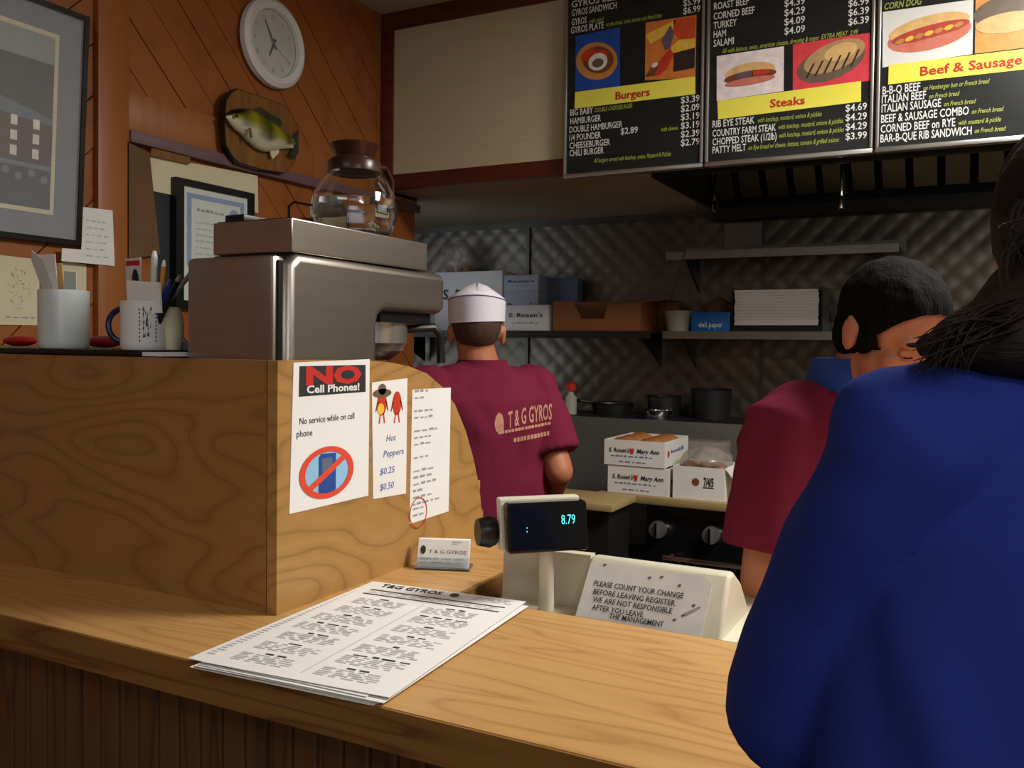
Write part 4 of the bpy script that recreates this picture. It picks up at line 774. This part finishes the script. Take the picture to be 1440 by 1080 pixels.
MB().prism([(wx1, wy0+.002, zb+wh), (wx1, wy1-.002, zb+wh), (wx1+.06, wy1-.01, zb+wh-.075), (wx1+.06, wy0+.01, zb+wh-.075)], (.002, 0, .003)).build('flap', 'bin_white', wb, smooth=0)
p = Print(wb, (wx0, wy0, zb), (1, 0, 0), ZV, .0008); p.text('7/4/5', .128*.9, .052, .030, 'ink', width=.036, bold=.03); p.rect(.113, .044, .152, .048, 'ink', 1, 'rules'); p.disc(.085, .064, .014, .014, 'meat', 1, 0, 'emblem'); p.flush()
mb = MB(); c = Vector(((wx0+wx1)/2, (wy0+wy1)/2, zb+wh+.005)); mb.ell(c, (.095, .095, .062), seg=40, ring=24)
for v in mb.bm.verts: v.co += (v.co-c)*.16*noise.noise(v.co*26)
mb.build('bun_bag', 'plastic_bag', None, label='clear bag of buns bulging from the white carton', cat='bag')
for i in range(3): o = MB(); o.ell((c.x-.055+i*.055, c.y-.03+.03*(i % 2), zb+wh-.012), (.030, .036, .026)); o.build('bun', 'roll', None, label=('left', 'middle', 'right')[i]+' bun inside the clear bag in the white carton', cat='bun', group='buns in the bag')
# shelves on the back wall
def shelf(name, label, x0, x1, z, y0, m, lip=.03, upstand=.05):
    t = thing(name, label, 'shelf', ((x0+x1)/2, BY-.15, z)); box('shelf_board', m, t, x0, x1, y0, BY-.016, z-.006, z); box('front_lip', m, t, x0, x1, y0-.004, y0, z-lip, z+.004)
    if upstand: box('upstand', m, t, x0, x1+.01, BY-.022, BY-.016, z, z+upstand)
    for x in (x0+.07, x1-.07): MB().prism([(x, BY-.018, z-.007), (x, y0+.03, z-.007), (x, BY-.018, z-.16)], (.006, 0, 0)).build('bracket', 'hood_steel', t, smooth=0)
    return t
mat('shelf_steel', '#8b8880', .35, .85, var=.08); su, sl = 1.886, 1.536
shelf('wall_shelf', 'upper stainless wall shelf under the range hood', -1.22, -.268, su, 3.82, 'shelf_steel'); shelf('wall_shelf', 'lower stainless wall shelf holding paper and a blue box', -1.23, -.1, sl, 3.82, 'shelf_steel'); shelf('wall_shelf', 'dark shelf with white cartons behind the cook', -2.75, -1.26, 1.535, 3.74, 'hood_steel', upstand=0)
MB().tube([(-1.05, 3.72, 2.088), PY(958, 375, 3.71), PY(938, 432, 3.71)], .003, 6).build('hanging_cord', 'black', None, label='thin dark cord hanging at the left end of the shelves', cat='cord')
MB().box(-1.03, -.86, BY-.03, BY-.012, 1.93, SZ-.07).build('wall_plate', 'shelf_steel', None, label='plain grey plate fixed to the wall above the shelf', cat='panel')
def carton(label, p0, p1, y, m, dep=.2, txt=None, name='carton', z0=None, group=None):
    a, b = PY(*p0, y), PY(*p1, y); z0 = b.z if z0 is None else z0; t = thing(name, label, 'box', ((a.x+b.x)/2, y+dep/2, z0), group=group); box('carton_body', m, t, a.x, b.x, y, y+dep, z0, a.z, bev=.003); box('lid_flap', m, t, a.x-.001, b.x+.001, y-.0015, y+dep*.5, a.z, a.z+.002)
    if txt: p = Print(t, (a.x, y, z0), (1, 0, 0), ZV, .002); w1, h1 = b.x-a.x, a.z-z0; p.text(txt, w1*.12, h1*.55, h1*.16, 'ink', width=w1*.76, shear=.1); scribble(p, w1*.2, h1*.2, w1*.8, h1*.4, 1, 'ink_grey', .008, 4); p.flush()
    return t
S1 = 1.5355; g = 'cartons on the dark shelf'
carton("white carton at the front of the dark shelf, right of the cook's hat", (708, 430), (771, 459), 3.75, 'bin_white', .16, "S. Rosen's", z0=S1, group=g)
carton('pale carton on top at the back of the dark shelf', (709, 388), (757, 407), 3.93, 'carton_grey', .15, "Rosen's", z0=PY(757, 409, 3.93).z, group=g); carton('pale carton beneath another at the back of the dark shelf', (709, 410), (757, 428), 3.93, 'carton_grey', .15, "Rosen's", z0=S1, group=g)
carton("white carton standing behind the cook's hat", (612, 384), (706, 425), 3.93, 'bin_white', .15, "S. Rosen's", z0=S1, group=g); carton('dull blue carton beside the pale cartons', (768, 392), (812, 425), 4.03, 'carton_blue', .07, None, z0=S1, group=g)
a, b = PY(779, 424, 3.76), PY(900, 465, 3.76); kb = thing('cardboard_box', 'open brown cardboard box with a cut out front on the dark shelf', 'box', ((a.x+b.x)/2, 3.85, S1)); x0, x1, z1 = a.x, b.x, a.z
w1 = x1-x0; zf = z1-S1
MB().prism([(x0, 3.752, S1), (x1, 3.752, S1), (x1, 3.752, S1+zf*.9), (x0+w1*.64, 3.752, S1+zf*.9), (x0+w1*.6, 3.752, S1+zf*.42), (x0+w1*.34, 3.752, S1+zf*.42), (x0+w1*.24, 3.752, S1+zf), (x0, 3.752, S1+zf)], (0, .004, 0)).build('front_side', 'kraft', kb, smooth=0)
for nm, q in (('rear_side', (x0, x1+.1, 4.02, 4.024, S1, z1+.01)), ('left_side', (x0, x0+.004, 3.756, 4.02, S1, z1)), ('right_side', (x1, x1+.004, 3.756, 4.02, S1, z1)), ('bottom', (x0+.004, x1, 3.756, 4.02, S1, S1+.004))): box(nm, 'kraft', kb, *q)
MB().prism([(x1+.004, 3.756, z1-.01), (x1+.10, 3.80, z1+.005), (x1+.10, 4.02, z1+.005), (x1+.004, 4.02, z1)], (0, 0, .004)).build('flap', 'kraft', kb, smooth=0)
q = PY(632, 350, 3.85); mb = MB(); zt_ = PY(655, 384, 3.93).z+.0035; c = Vector((q.x-.03, 4.0, zt_+.07)); mb.ell(c, (.085, .06, .105), seg=36, ring=24)
for v in mb.bm.verts: v.co += (v.co-c)*.25*noise.noise(v.co*18); v.co.z = max(v.co.z, zt_)
mb.build('roll_bag', 'plastic_bag', None, label='clear plastic bag of rolls on the dark shelf above the machine', cat='bag')
for i, (px, py) in enumerate(((625, 372), (645, 374), (658, 375))): o = MB(); o.ell((c.x-.05+.05*i, 4.0, zt_+.024), (.024, .03, .022)); o.build('bread_roll', 'roll', None, label=('left', 'middle', 'right')[i]+' brown roll in the clear bag on the dark shelf', cat='bread roll', group='rolls in the plastic bag')
# lower steel shelf contents
a, b = PY(1033, 408, 3.84), PY(1150, 452, 3.84); ps = thing('paper_dispenser', 'black holder with a thick stack of white paper sheets', 'paper holder', ((a.x+b.x)/2, 3.93, sl))
box('holder_base', 'black', ps, a.x-.012, b.x+.02, 3.835, 4.03, sl, sl+.03); box('holder_side', 'black', ps, a.x-.012, a.x-.006, 3.835, 4.03, sl+.03, a.z+.01); box('holder_side', 'black', ps, b.x+.012, b.x+.018, 3.835, 4.03, sl+.03, a.z+.01)
n = 12; z0, z1 = sl+.031, a.z
for i in range(n): zz = z0+(z1-z0)*i/n; d = random.uniform(-.003, .003); box('paper_ream', 'paper', ps, a.x+d, b.x+d, 3.842+abs(d), 4.02, zz, zz+(z1-z0)/n-.0006)
a, b = PY(972, 439, 3.835), PY(1026, 463, 3.835); bb = thing('blue_box', 'small blue deli paper box on the lower steel shelf', 'box', ((a.x+b.x)/2, 3.9, sl)); mat('box_blue', '#1668b8', .5, var=.06); box('carton_body', 'box_blue', bb, a.x, b.x, 3.835, 3.98, sl+.0005, a.z, bev=.002); p = Print(bb, (a.x, 3.835, sl), (1, 0, 0), ZV, .0008); p.text('deli paper', .035, .022, .022, 'white', width=.105); p.flush()
q = PY(950, 445, 3.84); MB().lathe([(0, 0), (.05, 0), (.066, .095), (.062, .095), (.047, .004), (0, .004)], (q.x+.0, 3.89, sl+.0005), 24).build('plastic_tub', 'tub', None, label='cloudy plastic tub at the left end of the lower steel shelf', cat='tub')
q = PY(1003, 425, 3.9); mb = MB(); c = Vector((q.x, 4.02, sl+.08)); mb.ell(c, (.085, .04, .08), seg=24, ring=16)
for v in mb.bm.verts: v.co += (v.co-c)*.3*noise.noise(v.co*20); v.co.z = max(v.co.z, sl+.001)
mb.build('crumpled_bag', 'cardboard_brown', None, label='crumpled brown paper bag behind the blue box', cat='bag')
# ------------------------------------------------------------------ people
def frame(fw, up=(0, 0, 1)):
    f = Vector(fw).normalized(); r = f.cross(Vector(up)).normalized(); u = r.cross(f).normalized(); return r, f, u
def rotm(r, f, u): return Matrix((r, f, u)).transposed()
def head_prims(mb, c, fw, up=(0, 0, 1), s=1.0):
    """skull, jaw, brow, nose, lips and ears around head centre c"""
    r, f, u = frame(fw, up); R = rotm(r, f, u); P = lambda x, y, z: c+(r*x+f*y+u*z)*s
    mb.ell(P(0, -.012, .030), (.074*s, .096*s, .088*s), R); mb.ell(P(0, .022, -.030), (.060*s, .066*s, .080*s), R); mb.ell(P(0, .052, -.078), (.034*s, .030*s, .026*s), R)
    mb.ell(P(0, .070, .018), (.050*s, .018*s, .016*s), R); mb.cap(P(0, .086, .006), P(0, .100, -.028), .008*s, .013*s); mb.ell(P(.011, .092, -.032), (.008*s, .008*s, .007*s), R); mb.ell(P(-.011, .092, -.032), (.008*s, .008*s, .007*s), R)
    mb.ell(P(0, .079, -.058), (.022*s, .010*s, .006*s), R); mb.ell(P(0, .078, -.068), (.019*s, .010*s, .007*s), R)
    for e in (-1, 1):
        mb.ell(P(e*.040, .058, -.022), (.022*s, .022*s, .020*s), R); mb.ell(P(e*.079, -.012, -.004), (.010*s, .018*s, .031*s), R); mb.ell(P(e*.083, -.020, .006), (.007*s, .014*s, .024*s), R)
    return r, f, u, R, P
def face_parts(par, P, R, s=1.0, closed=None):
    mat('eye_white', '#d8d2c8', .2, var=0); mat('lip', '#8c4a3c', .5, var=.05)
    for e in (-1, 1):
        if closed:
            w = MB().ell(P(e*.031, .0725, .002), (.014*s, .0085*s, .010*s), R).build('eyelid', closed, par); MB().ell(P(e*.031, .079, -.005), (.012*s, .0022*s, .0014*s), R).build('lashes', 'black', w); MB().ell(P(e*.031, .083, .021), (.017*s, .006*s, .0035*s), R).build('eyebrow', 'hair_black', par); continue
        w = MB().ell(P(e*.031, .0715, .002), (.013*s, .008*s, .009*s), R).build('eye', 'eye_white', par); MB().ell(P(e*.031, .0785, .001), (.0055*s, .003*s, .0055*s), R).build('iris', 'black', w)
        MB().ell(P(e*.031, .083, .021), (.017*s, .006*s, .0035*s), R).build('eyebrow', 'hair_black', par)
    MB().ell(P(0, .0885, -.062), (.020*s, .004*s, .007*s), R).build('lips', 'lip', par)
def hand_prims(mb, wr, dirv, palm_n, side, s=1.0, curl=.5):
    """palm, four fingers and a thumb leaving the side of the palm"""
    d = Vector(dirv).normalized(); n = Vector(palm_n); n = (n-d*n.dot(d)).normalized(); t = d.cross(n).normalized()*side
    mb.loft([(wr, t*.026*s, n*.018*s), (wr+d*.035*s, t*.036*s, n*.015*s), (wr+d*.085*s, t*.042*s, n*.013*s)], 14)
    for i, (o, l) in enumerate(((.031, .072), (.0105, .082), (-.0105, .076), (-.031, .060))):
        p = wr+d*.082*s+t*o*s; dd = d
        for k, f in enumerate((.45, .32, .25)):
            dd = (dd+n*curl*.45).normalized(); q = p+dd*l*f*s; mb.cap(p, q, (.0088-.0008*k)*s, (.0082-.0008*k)*s, 3); p = q
    p = wr+d*.025*s+t*.030*s; q = p+(d*.6+t*.7+n*.25).normalized()*.042*s; mb.cap(p, q, .012*s, .0105*s, 3); mb.cap(q, q+(d*.9+t*.25+n*.35).normalized()*.032*s, .0105*s, .009*s, 3)
def legs(mb, hip, rt, fw, hz):
    for e in (-1, 1):
        h = hip+rt*e*.095; k = Vector((h.x, h.y, hz*.53))+fw*.02; a = Vector((h.x, h.y, .09)); mb.cap(h, k, .09, .06); mb.cap(k, a, .058, .042)
def shoes(par, hip, rt, fw):
    R = rotm(*frame(fw))
    for e in (-1, 1): c = hip+rt*e*.095; MB().ell((c.x+fw.x*.05, c.y+fw.y*.05, .045), (.045, .13, .045), R).build('shoe', 'black', par)
def shirt_torso(mb, neck, hip, rt, fw, sw, cd, ww, flare=1.0):
    up = (neck-hip); f2 = fw
    S_ = lambda t, a, b, o=0: (hip+up*t+f2*o, rt*a, f2*b)
    mb.loft([S_(-.12, ww*flare, cd*.98), S_(.1, ww, cd*.95), S_(.38, ww*.98, cd*.98), S_(.62, sw*.86, cd*1.05), S_(.80, sw*.92, cd*1.0), S_(.91, sw*.80, cd*.80), S_(.985, sw*.46, cd*.58)], 28, 2.5)

# --- the cook in the paper hat, back to the counter
D = 2.62; fwh = (PD(672, 470, D)-CAM); fwh.z = 0; fwh.normalize(); rth = Vector((fwh.y, -fwh.x, 0))
hc = PD(670, 470, D); ck_fw = (Matrix.Rotation(math.radians(30), 3, 'Z') @ fwh).normalized(); ck_rt = Vector((ck_fw.y, -ck_fw.x, 0))
cook = thing('person', 'cook in maroon shirt and white paper hat, back turned', 'person', (hc.x, hc.y, 0))
neck = Vector((hc.x, hc.y, hc.z-.105))+rth*.018; hip = Vector((neck.x, neck.y, .92))+rth*.045+fwh*.02
shR = neck+ck_rt*.178+Vector((0, 0, -.055)); shL = neck-ck_rt*.178+Vector((0, 0, -.055))
elR = PD(786, 662, D+.02); wrR = PD(776, 702, D+.24); elL = shL+Vector((-.06, .05, -.27)); wrL = elL+ck_fw*.20+Vector((.02, .06, .02))
mb = MB(); _, _, _, R, P = head_prims(mb, hc, (fwh+rth*-.05), (0, 0, 1), .97); mb.cap(hc+Vector((0, 0, -.05))-fwh*.01, neck+Vector((0, 0, -.03)), .056, .066)
mb.loft([(hip, ck_rt*.15, ck_fw*.1), (hip+(neck-hip)*.6, ck_rt*.15, ck_fw*.1), (hip+(neck-hip)*.88, ck_rt*.15, ck_fw*.075), (neck, ck_rt*.06, ck_fw*.05)], 20)
for a, b, c_ in ((shR, elR, wrR), (shL, elL, wrL)): mb.cap(a, b, .052, .043); mb.cap(b, c_, .042, .028)
hand_prims(mb, wrR, (wrR-elR)+Vector((0, 0, -.03)), (-.2, 0, -1), 1); hand_prims(mb, wrL, wrL-elL, (0, 0, -1), -1)
organic('body', mb, 'skin', cook, .0055, 5)
face_parts(cook, P, R, .97)
mb = MB(); mb.ell(P(0, -.016, .034), (.0745, .0945, .087), R); o = organic('hair', mb, mat('hair_short', '#4c3428', .8, var=.3, vscale=60, bump=.5, bscale=300), cook, .006, 3, cuts=[(P(0, .04, -.0), R @ Vector((0, 1, -.2)), .3), (P(0, 0, -.038), R @ Vector((0, .2, -1)), .3)])
mb = MB(); shirt_torso(mb, neck+Vector((0, 0, .012)), hip, ck_rt, ck_fw, .215, .125, .175, 1.05)
for a, b in ((shR, elR), (shL, elL)): e = a+(b-a)*.80; mb.tube([a+(a-b).normalized()*.02, a, a+(b-a)*.45, e], [.045, .074, .078, .080], 18)
mb.tube([neck+Vector((0, 0, -.035)), neck+Vector((0, 0, .022))], [.082, .074], 20)
for a in (shR, shL): mb.ell(a+Vector((0, 0, .0)), (.078, .078, .068)); mb.ell((a+neck)/2+Vector((0, 0, -.012)), (.085, .085, .05))
sh = organic('polo_shirt', mb, 'maroon', cook, .007, 6, wrinkle=.008, wscale=12)
MB().loft([(neck+Vector((0, 0, -.01)), rth*.080, fwh*.078), (neck+Vector((0, 0, .030)), rth*.073, fwh*.072)], 24, 2).build('collar', 'maroon', cook)
mb = MB(); legs(mb, hip, ck_rt, ck_fw, .92); mb.loft([(hip+Vector((0, 0, -.1)), ck_rt*.17, ck_fw*.12), (hip+Vector((0, 0, .04)), ck_rt*.17, ck_fw*.115)], 20); organic('trousers', mb, 'pants', cook, .009, 5); shoes(cook, hip, ck_rt, ck_fw)
# paper hat: oval band with folded peaked top
mat('hat_white', '#e9e4ee', .7, var=.02); mat('hat_line', '#5a4a78', .6, var=0)
hr, hf, hu = rth, fwh, (Vector((0, 0, 1))-fwh*.10).normalized(); h0 = P(0, -.008, .035); hat = MB(); rings = []; NS = 40
for z, sx, sy in ((0, .0835, .104), (.078, .0855, .108)):
    rings.append([hat.bm.verts.new(h0+hr*sx*math.cos(2*PI*k/NS)+hf*sy*math.sin(2*PI*k/NS)+hu*(z-(.010*math.cos(2*PI*k/NS)**2 if z else -.004*math.cos(2*PI*k/NS)))) for k in range(NS)])
rings.append([hat.bm.verts.new(h0+hr*.078*math.cos(2*PI*k/NS)+hf*.100*math.sin(2*PI*k/NS)+hu*(.072+.012*abs(math.sin(2*PI*k/NS)))) for k in range(NS)])
rings.append([hat.bm.verts.new(h0+hr*.030*math.cos(2*PI*k/NS)+hf*.096*math.sin(2*PI*k/NS)+hu*(.108-.02*math.sin(2*PI*k/NS)**2)) for k in range(NS)])
rings.append([hat.bm.verts.new(h0+hr*.004*math.cos(2*PI*k/NS)+hf*.090*math.sin(2*PI*k/NS)+hu*(.117-.03*math.sin(2*PI*k/NS)**2)) for k in range(NS)])
for a, b in zip(rings, rings[1:]):
    for k in range(NS): hat.bm.faces.new((a[k], a[(k+1) % NS], b[(k+1) % NS], b[k]))
hat.bm.faces.new(rings[-1]); hat_t = thing('paper_hat', 'white folded paper cap with a thin purple line on the cook', 'hat', h0); hat.build('cap_body', 'hat_white', hat_t, smooth=40)
ln = MB(); ln.tube([h0+hr*.0862*math.cos(2*PI*k/NS)+hf*.1086*math.sin(2*PI*k/NS)+hu*(.0755-.010*math.cos(2*PI*k/NS)**2) for k in range(NS+1)], .0012, 6, cap=False); ln.build('trim_line', 'hat_line', hat_t)
# print on the back of the shirt, laid onto the cloth
def on_shirt(o, px, py, lift=.0015):
    loc = WL[o.name]; d = ray(px, py); hit, pos, nrm, _ = o.ray_cast(CAM-loc, d.normalized())
    return (pos+loc+nrm*lift) if hit else None
mat('shirt_print', '#c98f72', .8, var=.15, vscale=30)
def shirt_text(par, o, body, p0, p1, hpx, arch=0, name='shirt_print', bold=.02):
    bpy.context.view_layer.update(); vs, fs = text_polys(body, bold); xs = [v[0] for v in vs]; x0, x1 = min(xs), max(xs); m = MB(); V = []
    for x, y in vs:
        t = (x-x0)/(x1-x0); q = on_shirt(o, p0[0]+(p1[0]-p0[0])*t, p0[1]+(p1[1]-p0[1])*t-y/.69*hpx-arch*(.25-(t-.5)**2)*4); V.append(m.bm.verts.new(q) if q else None)
    for f in fs:
        if all(V[i] for i in f):
            try: m.bm.faces.new([V[i] for i in f])
            except ValueError: pass
    if len(m.bm.faces): m.build(name, 'shirt_print', par, smooth=0)
bpy.context.view_layer.update()
shirt_text(sh, sh, 'T & G GYROS', (714, 602), (776, 590), 22, 2)
def shirt_bar(p0, p1, hpx, n, gap):
    m = MB(); rnd = random.Random(3)
    for i in range(n):
        t0, t1 = i/n, (i+1-gap*rnd.uniform(.6, 1.3))/n; q = [on_shirt(sh, p0[0]+(p1[0]-p0[0])*t, p0[1]+(p1[1]-p0[1])*t-h) for t, h in ((t0, 0), (t1, 0), (t1, hpx), (t0, hpx))]
        if all(q): m.poly(q)
    m.build('shirt_print', 'shirt_print', sh, smooth=0)
shirt_bar((700, 611), (775, 597), 4, 16, .2); shirt_bar((722, 622), (774, 612), 6, 11, .25)
m = MB(); q = [on_shirt(sh, x_, y_) for x_, y_ in ((697, 606), (703, 611), (708, 605), (708, 592), (706, 583), (701, 580), (697, 586), (695, 596))]
if all(q): m.poly(q)
m.build('shirt_emblem', 'shirt_print', sh, smooth=0)

# --- the clerk bowed over the register
hc = PD(1256, 472, 1.55); cfw = Vector((.72, -.69, 0)).normalized(); crt = Vector((cfw.y, -cfw.x, 0))
hfw = (cfw*.90+Vector((0, 0, -.43))).normalized(); hup = (Vector((0, 0, 1))*.90+cfw*.43).normalized()
clerk = thing('person', 'clerk in maroon shirt with short black hair, bowed over the register', 'person', (hc.x-.1, hc.y+.15, 0))
neck = PD(1185, 556, 1.66); hip = Vector((neck.x-.02, neck.y+.14, .92))
shR = PD(1108, 606, 1.58); shL = neck-crt*.17+Vector((0, 0, -.05)); elR = PD(1078, 815, 1.56); wrR = Vector((-.26, 1.70, 1.10)); elL = shL+Vector((.04, -.02, -.28)); wrL = Vector((-.05, 1.66, 1.08))
mb = MB(); _, _, _, R, P = head_prims(mb, hc, hfw, hup); mb.cap(P(0, -.03, -.06), neck+Vector((0, 0, -.03)), .056, .064)
mb.loft([(hip, crt*.15, cfw*.1), (hip+(neck-hip)*.6, crt*.15, cfw*.1), (hip+(neck-hip)*.88, crt*.15, cfw*.075), (neck, crt*.06, cfw*.05)], 20)
for a, b, c_ in ((shR, elR, wrR), (shL, elL, wrL)): mb.cap(a, b, .054, .046); mb.cap(b, c_, .044, .029)
hand_prims(mb, wrR, Vector((.3, -.8, -.1)), (0, -.2, -1), -1, curl=.4); hand_prims(mb, wrL, Vector((-.2, -.8, -.1)), (0, -.2, -1), 1, curl=.4)
organic('body', mb, 'skin_light', clerk, .0055, 5); face_parts(clerk, P, R, 1.0, 'skin_light')
mb = MB(); mb.ell(P(0, -.018, .040), (.085, .105, .092), R); mb.ell(P(0, -.052, -.01), (.070, .062, .075), R)
for e in (-1, 1): mb.ell(P(e*.072, .018, .012), (.011, .020, .040), R)
organic('hair', mb, 'hair_black', clerk, .005, 3, wrinkle=.003, wscale=60, cuts=[(P(0, .062, .052), R @ Vector((0, .85, -.6)), .085), (P(0, 0, -.060), R @ Vector((0, .25, -1)), .2)])
mb = MB(); shirt_torso(mb, neck+Vector((0, 0, .0)), hip, crt, cfw, .22, .135, .18, 1.05)
for a, b in ((shR, elR), (shL, elL)): e = a+(b-a)*.80; mb.tube([a+(neck-a)*.35, a+Vector((0, 0, .008)), a+(b-a)*.4, e], [.074, .080, .080, .084], 20)
eR = shR+(elR-shR)*.80; eL = shL+(elL-shL)*.80
mb.ell((neck+shR)/2+Vector((0, 0, -.012)), (.09, .09, .055)); mb.ell((neck+shL)/2+Vector((0, 0, -.012)), (.09, .09, .055))
organic('t_shirt', mb, 'maroon', clerk, .006, 8, wrinkle=.009, wscale=15)
MB().loft([(neck+Vector((.004, -.006, .005)), crt*.080, cfw*.080), (neck+Vector((.012, -.02, .07)), crt*.064, cfw*.066)], 24, 2).build('apron_strap', mat('strap_blue', '#23499c', .7, var=.05), clerk)
mb = MB(); legs(mb, hip, crt, cfw, .92); mb.loft([(hip+Vector((0, 0, -.1)), crt*.17, cfw*.12), (hip+Vector((0, 0, .04)), crt*.17, cfw*.115)], 20); organic('trousers', mb, 'pants', clerk, .009, 5); shoes(clerk, hip, crt, cfw)

# --- the customer in blue, back to the camera
D = .64; ufw = Vector((.10, .99, 0)).normalized(); urt = Vector((ufw.y, -ufw.x, 0))
neck = PD(1530, 528, D+.03); hip = Vector((neck.x+.02, neck.y-.15, .92)); shL = PD(1264, 612, D); shR = neck+urt*.17+Vector((0, 0, -.05))
cust = thing('person', 'customer in a royal blue shirt with dark pinned up hair, seen from behind', 'person', (neck.x, neck.y-.05, 0))
hc = PD(1575, 372, D+.05); elL = PD(1128, 988, .73); wrL = Vector((elL.x+.06, elL.y+.22, CT+.05)); elR = shR+Vector((.05, .03, -.27)); wrR = elR+Vector((-.03, .2, -.04))
mb = MB(); _, _, _, R, P = head_prims(mb, hc, ufw+Vector((.35, 0, -.15)), (0, 0, 1), .95); mb.cap(hc+Vector((0, -.01, -.05)), neck+Vector((0, 0, -.03)), .048, .056)
mb.loft([(hip, urt*.14, ufw*.09), (hip+(neck-hip)*.6, urt*.14, ufw*.09), (hip+(neck-hip)*.88, urt*.13, ufw*.065), (neck, urt*.055, ufw*.045)], 20)
for a, b, c_ in ((shL, elL, wrL), (shR, elR, wrR)): mb.cap(a, b, .036, .038); mb.cap(b, c_, .038, .026)
hand_prims(mb, wrL, Vector((.1, 1, -.1)), (0, 0, -1), 1, .92, .3); hand_prims(mb, wrR, Vector((-.1, 1, -.1)), (0, 0, -1), -1, .92, .3)
organic('body', mb, 'skin_light', cust, .0055, 5); face_parts(cust, P, R, .95)
mb = MB(); mb.loft([(hip+(neck-hip)*t_, urt*a_, ufw*b_) for t_, a_, b_ in ((-.12, .205, .130), (.1, .196, .126), (.38, .190, .124), (.62, .188, .124), (.78, .186, .120), (.88, .172, .104), (.95, .135, .080), (.99, .085, .058))], 32, 2.4)
# wide drop sleeves
mb.tube([neck+(shL-neck)*.45+Vector((0, 0, -.012)), shL+Vector((.006, 0, -.006)), shL+(elL-shL)*.4, shL+(elL-shL)*.75, shL+(elL-shL)*1.0, shL+(elL-shL)*1.13], [.046, .054, .055, .059, .061, .054], 22)
mb.tube([neck+(shR-neck)*.45+Vector((0, 0, -.012)), shR+Vector((-.006, 0, -.006)), shR+(elR-shR)*.4, shR+(elR-shR)*.9], [.052, .068, .072, .075], 22)
mb.ell(shL+Vector((.004, 0, -.008)), (.052, .050, .050)); mb.ell(shR+Vector((0, 0, -.008)), (.052, .050, .050)); mb.ell((neck+shL)/2+Vector((0, .01, -.016)), (.085, .048, .034)); mb.ell((neck+shR)/2+Vector((0, .01, -.016)), (.085, .048, .034))
organic('shirt', mb, 'blue_cloth', cust, .0055, 10, wrinkle=.009, wscale=9)
mb = MB(); legs(mb, hip, urt, ufw, .92); mb.loft([(hip+Vector((0, 0, -.1)), urt*.17, ufw*.12), (hip+Vector((0, 0, .04)), urt*.17, ufw*.115)], 20); organic('trousers', mb, 'pants', cust, .009, 5); shoes(cust, hip, urt, ufw)
# hair: cap over the skull, loose mass at the nape and flying strands
mb = MB(); mb.ell(P(0, -.018, .032), (.080, .102, .094), R)
nape = [PD(1475, 350, D), PD(1440, 420, D-.02), PD(1385, 470, D-.035), PD(1345, 505, D-.03)]
mb.ell(PD(1410, 478, D-.01), (.045, .035, .027)); mb.ell(PD(1470, 450, D), (.05, .05, .045)); mb.ell(PD(1345, 490, D-.01), (.028, .022, .014)); mb.ell(PD(1470, 500, D-.01), (.055, .04, .024))
organic('hair', mb, 'hair_brown', cust, .005, 4, wrinkle=.006, wscale=40, cuts=[(P(0, .072, .03), R @ Vector((0, 1, -.35)), .09)])
rnd = random.Random(21); st = MB()
for k in range(150):
    a = (rnd.uniform(1400, 1470), rnd.uniform(415, 470)); b = (rnd.uniform(1320, 1390), rnd.uniform(425, 490)); c_ = (rnd.uniform(1282, 1370), rnd.uniform(470, 535)); d0 = D-.02+rnd.uniform(-.03, .03); A, B_, C_ = PD(*a, d0+.01), PD(b[0], b[1]-8, d0-.015), PD(*c_, d0-.01)
    st.tube([A*(1-t)**2+B_*2*t*(1-t)+C_*t*t for t in [i/7 for i in range(8)]], [.0008, .0009, .0009, .0008, .0008, .0007, .0005, .0003], 4)
for k in range(40):
    a = (rnd.uniform(1430, 1490), rnd.uniform(250, 340)); c_ = (rnd.uniform(1400, 1450), rnd.uniform(320, 440)); d0 = D+rnd.uniform(-.03, .03); A, C_ = PD(*a, d0), PD(*c_, d0-.01); B_ = (A+C_)/2+RGT*-.014
    st.tube([A*(1-t)**2+B_*2*t*(1-t)+C_*t*t for t in [i/6 for i in range(7)]], [.0008]*6+[.0004], 4)
st.build('loose_strands', 'hair_brown', cust, kind='stuff')
